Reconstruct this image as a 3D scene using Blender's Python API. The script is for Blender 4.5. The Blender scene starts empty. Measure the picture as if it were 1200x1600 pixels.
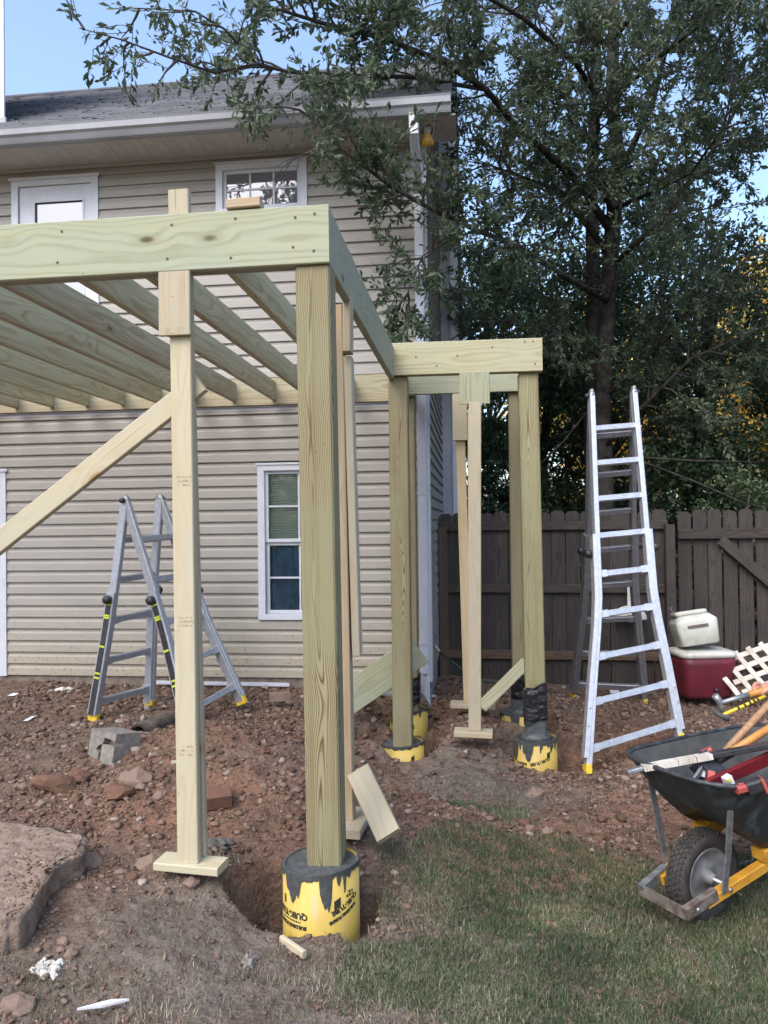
import bpy, math, random
import numpy as np
from mathutils import Vector, Matrix
random.seed(7); rng = np.random.default_rng(7)
S = bpy.context.scene
COL = S.collection
# ---------------------------------------------------------------- camera, sky, sun, exposure
FPX = 1200.0; EYE = 1.65
YAW, PITCH, ROLL = math.atan(140/FPX), math.atan(17/FPX), math.atan(.0127)
_f = Vector((-math.sin(YAW)*math.cos(PITCH), math.cos(YAW)*math.cos(PITCH), math.sin(PITCH)))
_R = Vector((math.cos(YAW), math.sin(YAW), 0)); _U = _R.cross(_f)
_R, _U = _R*math.cos(ROLL)-_U*math.sin(ROLL), _U*math.cos(ROLL)+_R*math.sin(ROLL)
CAMLOC = Vector((0, 0, EYE))
cam = bpy.data.cameras.new('camera'); camo = bpy.data.objects.new('camera', cam); COL.objects.link(camo)
cam.sensor_fit = 'HORIZONTAL'; cam.sensor_width = 36; cam.lens = 36; cam.clip_end = 600; cam.clip_start = .05
camo.matrix_world = Matrix(((_R.x, _U.x, -_f.x, 0), (_R.y, _U.y, -_f.y, 0), (_R.z, _U.z, -_f.z, EYE), (0, 0, 0, 1)))
S.camera = camo
W = bpy.data.worlds.new('World'); S.world = W; W.use_nodes = True
wn = W.node_tree.nodes; wl = W.node_tree.links
SUN_EL, SUN_AZ = math.radians(48), math.radians(205)   # behind the camera and to the left
sky = wn.new('ShaderNodeTexSky'); sky.sky_type = 'NISHITA'; sky.sun_disc = False
sky.sun_elevation = SUN_EL; sky.sun_rotation = SUN_AZ; sky.air_density = 1.0; sky.dust_density = 3.0; sky.ozone_density = 1.6
wl.new(sky.outputs[0], wn['Background'].inputs[0]); wn['Background'].inputs[1].default_value = .15
sl = bpy.data.lights.new('sun', 'SUN'); sl.energy = .5; sl.angle = math.radians(40); sl.color = (1, .985, .96)
so = bpy.data.objects.new('sun', sl); COL.objects.link(so)
_sd = Vector((math.sin(SUN_AZ)*math.cos(SUN_EL), math.cos(SUN_AZ)*math.cos(SUN_EL), math.sin(SUN_EL)))
so.rotation_euler = _sd.to_track_quat('Z', 'Y').to_euler()
S.view_settings.view_transform = 'Standard'; S.view_settings.look = 'None'; S.view_settings.gamma = 1
S.view_settings.use_curve_mapping = False
S.view_settings.exposure = 1.5
S.render.engine = 'CYCLES'
S.cycles.use_denoising = True; S.cycles.max_bounces = 8; S.cycles.diffuse_bounces = 4; S.cycles.transparent_max_bounces = 8

# ---------------------------------------------------------------- helpers
def at(px, py, X=None, Y=None, Z=None):
    """The point of the plane X=, Y= or Z= that the photograph shows at a pixel of its 1200 x 1600 frame."""
    d = _f + _R*((px-600)/FPX) - _U*((py-800)/FPX)
    t = X/d.x if X is not None else Y/d.y if Y is not None else (Z-EYE)/d.z
    return CAMLOC + d*t
def tag(o, label=None, cat=None, group=None, kind=None):
    if label: o['label'] = label
    if cat: o['category'] = cat
    if group: o['group'] = group
    if kind: o['kind'] = kind
    return o
def wm(o):
    m = o.matrix_basis.copy()
    while o.parent: o = o.parent; m = o.matrix_basis @ m
    return m
def put(o, parent, M):
    o.parent = parent
    o.matrix_basis = (wm(parent).inverted() @ M) if parent else M
    return o
def empty(name, loc, label, cat, group=None):
    o = bpy.data.objects.new(name, None); COL.objects.link(o); o.location = loc; o.empty_display_size = .1
    return tag(o, label, cat, group)
def link(name, me, m=None, parent=None, M=None, kind=None, label=None):
    o = bpy.data.objects.new(name, me); COL.objects.link(o)
    if m is not None and not me.materials: me.materials.append(m)
    put(o, parent, M or Matrix()); tag(o, label, kind=kind)
    return o
class MB:
    def __init__(s): s.v = []; s.f = []; s.mi = []; s.sm = []
    def add(s, vs, fs, mi=0, smooth=False):
        n = len(s.v); s.v += [tuple(v) for v in vs]; s.f += [tuple(i+n for i in f) for f in fs]
        s.mi += [mi]*len(fs); s.sm += [smooth]*len(fs); return s
    def box(s, c, h, R=None, mi=0):
        vs = [Vector((x*h[0], y*h[1], z*h[2])) for x in (-1, 1) for y in (-1, 1) for z in (-1, 1)]
        if R is not None: vs = [R @ v for v in vs]
        c = Vector(c)
        return s.add([c+v for v in vs], [(0,1,3,2),(4,6,7,5),(0,4,5,1),(2,3,7,6),(0,2,6,4),(1,5,7,3)], mi)
    def span(s, x0, x1, y0, y1, z0, z1, mi=0):
        return s.box(((x0+x1)/2, (y0+y1)/2, (z0+z1)/2), (abs(x1-x0)/2, abs(y1-y0)/2, abs(z1-z0)/2), None, mi)
    def beam(s, a, b, w, t, wd=(1, 0, 0), c=.0, mi=0):
        """A bar from a to b, width w along wd, thickness t, chamfer c."""
        a, b = Vector(a), Vector(b); z = (b-a).normalized(); x = Vector(wd); x = (x-z*x.dot(z)).normalized(); y = z.cross(x)
        w, t = w/2, t/2
        pr = [(-w, -t), (w, -t), (w, t), (-w, t)] if not c else [(-w+c,-t),(w-c,-t),(w,-t+c),(w,t-c),(w-c,t),(-w+c,t),(-w,t-c),(-w,-t+c)]
        n = len(pr); vs = [p+x*u+y*v for p in (a, b) for u, v in pr]
        return s.add(vs, [(i, (i+1) % n, n+(i+1) % n, n+i) for i in range(n)]+[tuple(range(n))[::-1], tuple(range(n, 2*n))], mi)
    def tube(s, pts, rad, n=8, mi=0, cap=True, smooth=True):
        pts = [Vector(p) for p in pts]; rad = rad if isinstance(rad, (list, tuple)) else [rad]*len(pts)
        up = Vector((.13, .21, 1)); vs = []; fs = []
        x = None
        for i, p in enumerate(pts):
            t = (pts[min(i+1, len(pts)-1)]-pts[max(i-1, 0)]).normalized()
            if x is None: x = t.cross(up); x = x if x.length > .1 else t.cross(Vector((1, 0, 0)))
            x = (x-t*x.dot(t)).normalized(); y = t.cross(x)
            vs += [p+(x*math.cos(k*2*math.pi/n)+y*math.sin(k*2*math.pi/n))*rad[i] for k in range(n)]
        for i in range(len(pts)-1):
            fs += [(i*n+k, i*n+(k+1) % n, (i+1)*n+(k+1) % n, (i+1)*n+k) for k in range(n)]
        s.add(vs, fs, mi, smooth)
        if cap:
            m = len(s.v)-len(vs); s.f += [tuple(m+k for k in range(n))[::-1], tuple(m+(len(pts)-1)*n+k for k in range(n))]; s.mi += [mi]*2; s.sm += [False]*2
        return s
    def lathe(s, prof, n=32, c=(0, 0, 0), M=None, mi=0, smooth=True):
        vs = []; k = len(prof)
        for i in range(n):
            a = 2*math.pi*i/n
            for r, z in prof: vs.append(Vector((r*math.cos(a), r*math.sin(a), z)))
        if M is not None: vs = [M @ v for v in vs]
        vs = [v+Vector(c) for v in vs]
        return s.add(vs, [(i*k+j, ((i+1) % n)*k+j, ((i+1) % n)*k+j+1, i*k+j+1) for i in range(n) for j in range(k-1)], mi, smooth)
    def mesh(s, name):
        me = bpy.data.meshes.new(name); me.from_pydata(s.v, [], s.f); me.polygons.foreach_set('material_index', s.mi)
        me.polygons.foreach_set('use_smooth', s.sm); me.update(); return me
    def out(s, name, mats, parent=None, kind=None, label=None):
        """Links it as one object; the mesh is written in world coordinates."""
        me = s.mesh(name)
        for m in (mats if isinstance(mats, (list, tuple)) else [mats]): me.materials.append(m)
        L = Matrix()
        if parent is None and s.v:
            a = np.array(s.v); c = a.mean(0); c[2] = a[:, 2].min(); L = Matrix.Translation(Vector(c)); me.transform(L.inverted())
        elif parent is not None:
            me.transform(wm(parent).inverted()); o = bpy.data.objects.new(name, me); COL.objects.link(o); o.parent = parent; tag(o, label, kind=kind); return o
        return link(name, me, None, parent, L, kind, label)
def soup(name, V, F, m, parent=None, kind=None, col=None):
    """Many equal faces from numpy arrays (V n x 3, F m x k)."""
    me = bpy.data.meshes.new(name); k = F.shape[1]
    me.vertices.add(len(V)); me.vertices.foreach_set('co', V.astype(np.float32).ravel())
    me.loops.add(F.size); me.loops.foreach_set('vertex_index', F.astype(np.int32).ravel())
    me.polygons.add(len(F)); me.polygons.foreach_set('loop_start', np.arange(0, F.size, k, dtype=np.int32))
    me.polygons.foreach_set('loop_total', np.full(len(F), k, dtype=np.int32))
    me.update(calc_edges=True)
    if col is not None:
        a = me.attributes.new('v', 'FLOAT', 'POINT'); a.data.foreach_set('value', col.astype(np.float32))
    if parent is not None: me.transform(wm(parent).inverted())
    me.materials.append(m); o = bpy.data.objects.new(name, me); COL.objects.link(o); o.parent = parent; tag(o, kind=kind)
    return o

# ---------------------------------------------------------------- value noise
_T = rng.random((256, 256))
def vn(x, y):
    xi = np.floor(x).astype(int); yi = np.floor(y).astype(int); fx = x-xi; fy = y-yi
    fx = fx*fx*(3-2*fx); fy = fy*fy*(3-2*fy); xi &= 255; yi &= 255; x2 = (xi+1) & 255; y2 = (yi+1) & 255
    return (_T[xi, yi]*(1-fx)+_T[x2, yi]*fx)*(1-fy)+(_T[xi, y2]*(1-fx)+_T[x2, y2]*fx)*fy
def fbm(x, y, o=4, g=.5):
    s = 0; a = 1; t = 0
    for i in range(o): s = s+a*vn(x*2**i+17*i, y*2**i+31*i); t += a; a *= g
    return s/t*2-1

# ---------------------------------------------------------------- materials
class NT:
    def __init__(s, name):
        s.m = bpy.data.materials.new(name); s.m.use_nodes = True; s.t = s.m.node_tree; s.b = s.t.nodes['Principled BSDF']
    def n(s, ty, **k):
        x = s.t.nodes.new('ShaderNode'+ty)
        for a, v in k.items():
            if hasattr(x, a): setattr(x, a, v)
        return x
    def set(s, node, key, v):
        i = node.inputs[key]
        if hasattr(v, 'is_output') or isinstance(v, bpy.types.NodeSocket): s.t.links.new(v, i)
        else: i.default_value = v
        return s
    def math(s, op, a, b=0, c=0):
        x = s.n('Math', operation=op); s.set(x, 0, a); s.set(x, 1, b); s.set(x, 2, c); return x.outputs[0]
    def mix(s, f, a, b, blend='MIX'):
        x = s.n('Mix', data_type='RGBA', blend_type=blend); s.set(x, 0, f); s.set(x, 6, a); s.set(x, 7, b); return x.outputs[2]
    def ramp(s, f, stops):
        x = s.n('ValToRGB'); e = x.color_ramp.elements
        while len(e) < len(stops): e.new(.5)
        for i, (p, c) in enumerate(stops): e[i].position = p; e[i].color = (*c, 1) if isinstance(c, tuple) else (c, c, c, 1)
        s.set(x, 0, f); return x.outputs[0]
    def noise(s, vec, scale, detail=4, rough=.55, dist=0):
        x = s.n('TexNoise'); s.set(x, 'Vector', vec); s.set(x, 'Scale', scale); s.set(x, 'Detail', detail); s.set(x, 'Roughness', rough); s.set(x, 'Distortion', dist); return x.outputs['Fac']
    def co(s, kind='Object', rnd=0., scale=(1, 1, 1)):
        c = s.n('TexCoord').outputs[kind]
        if rnd:
            r = s.n('ObjectInfo').outputs['Random']; v = s.n('CombineXYZ')
            s.set(v, 0, s.math('MULTIPLY', r, rnd)); s.set(v, 1, s.math('MULTIPLY', r, rnd*1.7)); s.set(v, 2, s.math('MULTIPLY', r, rnd*2.3))
            a = s.n('VectorMath', operation='ADD'); s.set(a, 0, c); s.set(a, 1, v.outputs[0]); c = a.outputs[0]
        if scale != (1, 1, 1):
            a = s.n('VectorMath', operation='MULTIPLY'); s.set(a, 0, c); a.inputs[1].default_value = scale; c = a.outputs[0]
        return c
    def bump(s, h, strength=.3, dist=.01):
        x = s.n('Bump'); s.set(x, 'Height', h); x.inputs['Strength'].default_value = strength; x.inputs['Distance'].default_value = dist
        s.t.links.new(x.outputs[0], s.b.inputs['Normal'])
    def fin(s, color=None, rough=None, metal=None, spec=None):
        if color is not None: s.set(s.b, 'Base Color', color if not isinstance(color, tuple) or len(color) == 4 else (*color, 1))
        if rough is not None: s.set(s.b, 'Roughness', rough)
        if metal is not None: s.set(s.b, 'Metallic', metal)
        if spec is not None: s.set(s.b, 'Specular IOR Level', spec)
        return s.m
def plain(name, c1, c2=None, scale=20, rough=.6, metal=0, bump=.15, dist=.003, spec=.5, kind='Object', rnd=3.):
    k = NT(name); co = k.co(kind, rnd); n = k.noise(co, scale, 5)
    c2 = c2 or tuple(x*.8 for x in c1)
    k.bump(n, bump, dist)
    return k.fin(k.mix(k.ramp(n, [(.35, 0.), (.65, 1.)]), (*c1, 1), (*c2, 1)), rough, metal, spec)
def lumber(name, light, dark, tint, cut=.06, freq=150., knot=.7, contrast=.75, knotcol=(.10, .06, .03), stain=(.3, .3, .2)):
    """Sawn softwood: growth rings about a wandering pith, knots, fine fibre, in the board's own space (length = Z)."""
    k = NT(name); co = k.co('Object', 37.)
    own = k.co('Object'); r = k.n('ObjectInfo').outputs['Random']
    sep = k.n('SeparateXYZ'); k.set(sep, 0, own)
    z = k.n('SeparateXYZ'); k.set(z, 0, co)
    zl = k.n('CombineXYZ'); k.set(zl, 2, z.outputs[2]); k.set(zl, 0, k.math('MULTIPLY', r, 50.))
    w1 = k.noise(zl.outputs[0], 1.1, 2); zl2 = k.n('CombineXYZ'); k.set(zl2, 2, z.outputs[2]); k.set(zl2, 1, k.math('MULTIPLY', r, 91.)); w2 = k.noise(zl2.outputs[0], .9, 2)
    fib = k.n('VectorMath', operation='MULTIPLY'); k.set(fib, 0, co); fib.inputs[1].default_value = (1, 1, .12)
    wob = k.noise(fib.outputs[0], 9, 2)
    px = k.math('ADD', sep.outputs[0], k.math('MULTIPLY_ADD', w1, .16, -.08)); px = k.math('ADD', px, k.math('MULTIPLY_ADD', r, .06, -.03))
    py = k.math('ADD', sep.outputs[1], k.math('MULTIPLY_ADD', w2, .10, cut-.05))
    rr = k.math('SQRT', k.math('ADD', k.math('MULTIPLY', px, px), k.math('MULTIPLY', py, py)))
    rr = k.math('ADD', rr, k.math('MULTIPLY', wob, .028))
    # knots bend the rings
    kv = k.n('VectorMath', operation='MULTIPLY'); k.set(kv, 0, co); kv.inputs[1].default_value = (5.5, 5.5, 2.4)
    vo = k.n('TexVoronoi'); k.set(vo, 'Vector', kv.outputs[0]); k.set(vo, 'Scale', 1.); d = vo.outputs['Distance']
    kc = k.n('SeparateXYZ'); k.set(kc, 0, vo.outputs['Color']); has = k.math('GREATER_THAN', kc.outputs[0], knot)
    near = k.math('MULTIPLY', k.ramp(d, [(0., 1.), (.34, 0.)]), has)
    rr = k.math('ADD', rr, k.math('MULTIPLY', near, .016))
    ring = k.math('FRACT', k.math('MULTIPLY', rr, freq))
    ring = k.ramp(ring, [(0., .1), (.45, .12), (.82, 1.), (1., .1)])
    fv = k.n('VectorMath', operation='MULTIPLY'); k.set(fv, 0, co); fv.inputs[1].default_value = (260, 260, 7)
    fine = k.noise(fv.outputs[0], 1, 3)
    blot = k.noise(co, 3.2, 4); blot2 = k.noise(fib.outputs[0], 14, 3)
    c = k.mix(k.math('MULTIPLY', ring, contrast), (*light, 1), (*dark, 1))
    c = k.mix(k.ramp(blot, [(.38, 0.), (.68, .75)]), c, (*tint, 1))
    c = k.mix(k.math('MULTIPLY', k.ramp(blot2, [(.52, 0.), (.75, 1.)]), .45), c, (*stain, 1))
    c = k.mix(k.math('MULTIPLY', fine, .5), c, k.mix(.5, c, (*dark, 1)))
    kk = k.math('MULTIPLY', k.ramp(d, [(.05, 1.), (.10, 0.)]), has); halo = k.math('MULTIPLY', k.ramp(d, [(.08, .6), (.2, 0.)]), has)
    c = k.mix(halo, c, (*dark, 1)); c = k.mix(kk, c, (*knotcol, 1))
    sv_ = k.n('VectorMath', operation='MULTIPLY'); k.set(sv_, 0, co); sv_.inputs[1].default_value = (24, 24, .7); strk = k.noise(sv_.outputs[0], 1, 4)
    c = k.mix(k.math('MULTIPLY', k.ramp(strk, [(.50, 0.), (.66, 1.)]), .42), c, (*[v_*.8 for v_ in stain], 1))
    cv_ = k.n('VectorMath', operation='MULTIPLY'); k.set(cv_, 0, co); cv_.inputs[1].default_value = (120, 120, 1.6); chk = k.noise(cv_.outputs[0], 1, 2)
    c = k.mix(k.math('MULTIPLY', k.ramp(chk, [(.70, 0.), (.74, 1.)]), .75), c, (*[v_*.35 for v_ in dark], 1))
    dv = k.n('TexVoronoi'); k.set(dv, 'Vector', co); k.set(dv, 'Scale', 26.)
    dd = k.n('SeparateXYZ'); k.set(dd, 0, dv.outputs['Color']); spk = k.math('MULTIPLY', k.ramp(dv.outputs['Distance'], [(.05, .8), (.11, 0.)]), k.math('GREATER_THAN', dd.outputs[0], .9))
    c = k.mix(spk, c, (*knotcol, 1))
    val = k.n('HueSaturation'); k.set(val, 'Color', c); k.set(val, 'Value', k.math('MULTIPLY_ADD', r, .22, .88)); k.set(val, 'Hue', k.math('MULTIPLY_ADD', r, .02, .49))
    k.bump(k.math('ADD', k.math('MULTIPLY', ring, .5), fine), .22, .0015)
    return k.fin(val.outputs[0], .72, spec=.3)
M = {}
M['green_beam'] = lumber('treated_lumber_green', (.36, .375, .265), (.235, .235, .145), (.30, .345, .265), .10, 70, .62, .85, (.09, .07, .045), (.40, .40, .24))
M['joist'] = lumber('treated_lumber_joist', (.50, .465, .32), (.30, .255, .145), (.43, .44, .31), .09, 75, .60, .85, (.10, .06, .03), (.32, .25, .14))
M['post'] = lumber('treated_post', (.34, .31, .185), (.085, .06, .026), (.27, .265, .155), .06, 140, .74, 1., (.08, .05, .02), (.20, .155, .07))
M['header'] = lumber('treated_header_tan', (.42, .395, .265), (.27, .235, .135), (.38, .38, .26), .10, 75, .72, .85, (.09, .07, .045), (.36, .32, .18))
M['white_pine'] = lumber('untreated_pine', (.47, .43, .315), (.37, .31, .195), (.43, .41, .31), .12, 90, .55, .5, (.26, .14, .06), (.55, .43, .25))
M['tan_pine'] = lumber('weathered_pine', (.50, .41, .27), (.38, .28, .15), (.47, .40, .27), .12, 90, .66, .5, (.2, .11, .05), (.45, .32, .18))
M['fence'] = lumber('weathered_fence', (.075, .063, .055), (.022, .019, .018), (.036, .033, .033), .08, 80, .7, .8, (.02, .015, .012), (.05, .04, .034))
M['fence_brown'] = lumber('brown_fence_rail', (.17, .115, .075), (.07, .045, .03), (.11, .085, .06), .08, 80, .7, .8, (.02, .015, .012), (.06, .045, .034))

def siding_mat():
    k = NT('vinyl_siding'); g = k.n('NewGeometry').outputs['Position']
    s = k.n('SeparateXYZ'); k.set(s, 0, g)
    st = k.n('VectorMath', operation='MULTIPLY'); k.set(st, 0, g); st.inputs[1].default_value = (1, 1, 2.5)
    n = k.noise(st.outputs[0], 1.6, 5); n2 = k.noise(g, 22, 3)
    c = k.mix(k.ramp(n, [(.35, 0.), (.7, 1.)]), (.295, .279, .255, 1), (.33, .313, .287, 1))
    # splashed mud near the ground
    h = k.math('ADD', s.outputs[2], k.math('MULTIPLY_ADD', n, -.9, .45))
    c = k.mix(k.ramp(h, [(.2, .7), (1.05, 0.)]), c, (.36, .315, .225, 1))
    sp = k.noise(g, 60, 2); low = k.ramp(s.outputs[2], [(.3, 1.), (1.3, 0.)])
    c = k.mix(k.math('MULTIPLY', k.ramp(k.math('ADD', sp, k.math('MULTIPLY_ADD', n, .3, -.15)), [(.60, 0.), (.68, .9)]), low), c, (.16, .10, .06, 1))
    k.bump(k.noise(g, 120, 2), .08, .001)
    return k.fin(c, .5, spec=.35)
M['siding'] = siding_mat()
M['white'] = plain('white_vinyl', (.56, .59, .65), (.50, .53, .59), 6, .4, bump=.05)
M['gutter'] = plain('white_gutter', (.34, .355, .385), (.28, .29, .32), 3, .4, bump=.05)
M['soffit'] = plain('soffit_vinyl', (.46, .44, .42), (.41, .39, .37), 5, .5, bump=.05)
M['dark'] = plain('dark_void', (.02, .02, .022), None, 5, .8)
M['blind'] = plain('blind_slats', (.80, .82, .70), (.74, .76, .64), 5, .6, bump=.02)
M['curtain'] = plain('blue_curtain', (.07, .15, .24), (.035, .08, .14), 8, .9)
M['concrete_old'] = plain('old_concrete', (.24, .20, .17), (.14, .115, .095), 14, .95, bump=.7, dist=.012, spec=.2)
M['slab_face'] = plain('soil_stained_concrete', (.27, .205, .16), (.18, .135, .105), 16, .95, bump=1., dist=.03, spec=.2)
M['block_grey'] = plain('concrete_block', (.26, .24, .215), (.17, .155, .14), 30, .95, bump=.8, dist=.006, spec=.2)
M['wet_concrete'] = plain('wet_concrete', (.085, .095, .10), (.055, .062, .066), 30, .55, bump=.5, dist=.004)
M['concrete_smear'] = plain('concrete_smear', (.07, .075, .075), (.035, .038, .038), 40, .8, bump=.5, dist=.002)
M['alu'] = plain('brushed_aluminium', (.62, .64, .68), (.50, .52, .56), 30, .42, .65, bump=.05)
M['alu_mid'] = plain('grey_aluminium', (.44, .46, .50), (.36, .38, .42), 30, .45, .6, bump=.05)
M['alu_dull'] = plain('dull_aluminium', (.30, .31, .33), (.22, .225, .24), 30, .5, .7, bump=.05)
M['black_plastic'] = plain('black_plastic', (.018, .018, .02), (.035, .035, .04), 25, .4)
M['black_film'] = plain('black_plastic_film', (.010, .010, .012), (.02, .02, .024), 18, .22, bump=1., dist=.02)
M['yellow_plastic'] = plain('yellow_plastic', (.75, .52, .03), (.6, .38, .03), 20, .5)
M['steel'] = plain('galvanised_steel', (.36, .38, .40), (.22, .23, .24), 26, .45, .7, bump=.15)
M['rust_steel'] = plain('muddy_steel', (.20, .18, .16), (.09, .06, .045), 22, .7, .3, bump=.4)
def tub_mat():
    k = NT('scuffed_black_steel'); g = k.co('Object'); v = k.n('VectorMath', operation='MULTIPLY'); k.set(v, 0, g); v.inputs[1].default_value = (16, 16, 1.6)
    st = k.noise(v.outputs[0], 1, 4); n = k.noise(g, 5, 4); sc = k.noise(g, 60, 3)
    c = k.mix(k.math('MULTIPLY', k.ramp(st, [(.48, 0.), (.62, 1.)]), k.ramp(n, [(.42, 0.), (.6, .8)])), (.028, .031, .035, 1), (.10, .13, .155, 1))
    c = k.mix(k.ramp(sc, [(.66, 0.), (.72, .6)]), c, (.20, .19, .17, 1)); k.bump(sc, .1, .002); return k.fin(c, .5, .1)
M['tub'] = tub_mat()
M['tub_in'] = plain('dusty_tub_inside', (.085, .088, .085), (.045, .048, .05), 9, .8, .0, bump=.3)
M['tyre'] = plain('tyre_rubber', (.022, .021, .021), (.05, .045, .04), 30, .85, bump=.3)
M['rim_grey'] = plain('grey_painted_rim', (.26, .27, .28), (.14, .145, .15), 18, .55, .3)
M['yellow_wood'] = plain('yellow_painted_wood', (.62, .33, .03), (.42, .2, .02), 14, .6, bump=.3)
M['handle_wood'] = plain('ash_handle', (.36, .22, .12), (.26, .14, .07), 40, .6, bump=.1)
M['handle_orange'] = plain('varnished_handle', (.52, .25, .06), (.40, .17, .04), 30, .45, bump=.1)
M['red'] = plain('dark_red_plastic', (.16, .008, .012), (.10, .006, .01), 10, .5)
M['salmon'] = plain('faded_red_plastic', (.42, .09, .07), (.28, .05, .045), 14, .6)
M['maroon'] = plain('maroon_cooler', (.13, .012, .024), (.09, .012, .018), 6, .5, bump=.08)
M['cream'] = plain('dirty_cream_plastic', (.56, .57, .52), (.42, .44, .36), 7, .5, bump=.1)
M['lid'] = plain('dusty_white_lid', (.62, .62, .58), (.42, .40, .35), 9, .6, bump=.1)
M['lattice'] = plain('muddy_white_lattice', (.62, .60, .55), (.42, .36, .29), 9, .7, bump=.15)
M['hose'] = plain('green_hose', (.02, .06, .04), None, 20, .4)
M['skin'] = plain('skin', (.50, .27, .19), (.40, .19, .13), 30, .5, bump=.1)
M['jeans'] = plain('denim', (.05, .08, .14), None, 90, .9)
M['shirt'] = plain('grey_shirt', (.20, .2, .2), None, 60, .9)
M['bulb'] = plain('yellow_bug_bulb', (.60, .33, .03), (.5, .27, .02), 8, .3)
M['paper'] = plain('paper', (.75, .76, .8), None, 10, .7)
M['bark'] = plain('oak_bark', (.075, .068, .062), (.028, .025, .023), 9, .95, bump=1., dist=.03, spec=.15, kind='Object')
M['twig'] = plain('twig_bark', (.075, .065, .055), (.045, .04, .035), 9, .9)
M['pvc_pipe'] = plain('muddy_drain_pipe', (.13, .10, .08), (.06, .045, .035), 14, .9, bump=.6, dist=.008)
M['brick'] = plain('muddy_brick', (.17, .085, .055), (.11, .06, .045), 20, .95, bump=.5)
M['rag'] = plain('muddy_grey_rag', (.13, .125, .12), (.07, .065, .06), 14, .95, bump=.5)
M['ink'] = plain('black_print', (.03, .028, .02), None, 20, .7)
M['stamp'] = plain('faded_grade_ink', (.36, .31, .20), None, 20, .8)
M['lime'] = plain('lime_print', (.5, .6, .05), None, 20, .6)
M['clod'] = plain('soil_clod', (.20, .112, .075), (.12, .075, .055), 12, .95, bump=.7, dist=.01, spec=.15)
M['pebble'] = plain('dusty_stone', (.25, .18, .14), (.17, .12, .095), 14, .9, bump=.4, spec=.2)
def tube_mat():
    k = NT('yellow_cardboard'); co = k.co('Object'); n = k.noise(co, 7, 4)
    v = k.n('VectorMath', operation='MULTIPLY'); k.set(v, 0, co); v.inputs[1].default_value = (30, 30, 5); st = k.noise(v.outputs[0], 1, 4)
    c = k.mix(k.ramp(n, [(.4, 0.), (.7, .8)]), (.53, .385, .08, 1), (.43, .30, .065, 1))
    c = k.mix(k.ramp(st, [(.56, 0.), (.66, .7)]), c, (.36, .33, .27, 1))
    v2 = k.n('SeparateXYZ'); k.set(v2, 0, co)
    c = k.mix(k.math('MULTIPLY', k.ramp(k.math('ADD', v2.outputs[2], k.math('MULTIPLY', n, .12)), [(.12, 1.), (.22, 0.)]), .0), c, (.1, .07, .04, 1))
    k.bump(st, .15, .003); return k.fin(c, .55)
M['tube'] = tube_mat()
def glass_mat(name, tint=(.13, .125, .145), rough=.02):
    k = NT(name); k.set(k.b, 'IOR', 1.9); return k.fin(tint, rough, 0, 1.)
M['glass'] = glass_mat('window_glass')
def clear_glass():
    k = NT('clear_pane'); g = k.n('BsdfGlossy'); g.inputs['Roughness'].default_value = .03; t = k.n('BsdfTransparent'); t.inputs[0].default_value = (.85, .9, .9, 1)
    f = k.n('Fresnel'); f.inputs[0].default_value = 1.4; mx = k.n('MixShader'); k.set(mx, 0, f.outputs[0]); k.set(mx, 1, t.outputs[0]); k.set(mx, 2, g.outputs[0])
    k.t.links.new(mx.outputs[0], k.t.nodes['Material Output'].inputs[0]); return k.m
M['clear'] = clear_glass()
def shingle_mat():
    k = NT('grey_shingles'); g = k.n('NewGeometry').outputs['Position']; m = k.n('VectorMath', operation='MULTIPLY'); k.set(m, 0, g); m.inputs[1].default_value = (3.2, 5., 7.)
    v = k.n('TexWhiteNoise'); fl = k.n('VectorMath', operation='FLOOR'); k.set(fl, 0, m.outputs[0]); k.set(v, 'Vector', fl.outputs[0])
    n = k.noise(g, 90, 2); n2 = k.noise(g, .9, 4)
    c = k.mix(v.outputs['Value'], (.12, .127, .145, 1), (.20, .21, .235, 1)); c = k.mix(k.math('MULTIPLY', n, .5), c, (.05, .052, .06, 1)); c = k.mix(k.ramp(n2, [(.4, 0.), (.75, .4)]), c, (.17, .17, .17, 1))
    return k.fin(c, .95, spec=.2)
M['shingle'] = shingle_mat()
def leaf_mat(name, a, b, c, trans=.35, rough=.45):
    k = NT(name); at_ = k.n('Attribute'); at_.attribute_name = 'v'; r = at_.outputs['Fac']
    col = k.ramp(r, [(0., a), (.55, b), (1., c)])
    k.fin(col, rough, spec=.5)
    t = k.n('BsdfTranslucent'); k.set(t, 0, col); mx = k.n('MixShader'); mx.inputs[0].default_value = trans
    k.t.links.new(k.b.outputs[0], mx.inputs[1]); k.t.links.new(t.outputs[0], mx.inputs[2]); k.t.links.new(mx.outputs[0], k.t.nodes['Material Output'].inputs[0])
    return k.m
M['leaf'] = leaf_mat('oak_leaf', (.046, .072, .038), (.108, .15, .084), (.24, .28, .19), .5)
M['leaf_dark'] = leaf_mat('evergreen_leaf', (.024, .048, .022), (.060, .10, .046), (.13, .175, .09), .45)
M['leaf_light'] = leaf_mat('understorey_leaf', (.035, .065, .028), (.07, .115, .05), (.13, .17, .08), .35)
M['leaf_yellow'] = leaf_mat('autumn_leaf', (.62, .36, .06), (.82, .62, .12), (.85, .78, .30), .5)
M['grass'] = leaf_mat('lawn_grass', (.050, .082, .034), (.098, .14, .058), (.19, .215, .11), .3, .6)
M['straw'] = leaf_mat('dry_grass', (.16, .14, .10), (.28, .25, .18), (.42, .39, .30), .25, .7)
M['litter'] = leaf_mat('leaf_litter', (.07, .045, .03), (.15, .10, .065), (.30, .23, .15), .1, .8)
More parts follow.
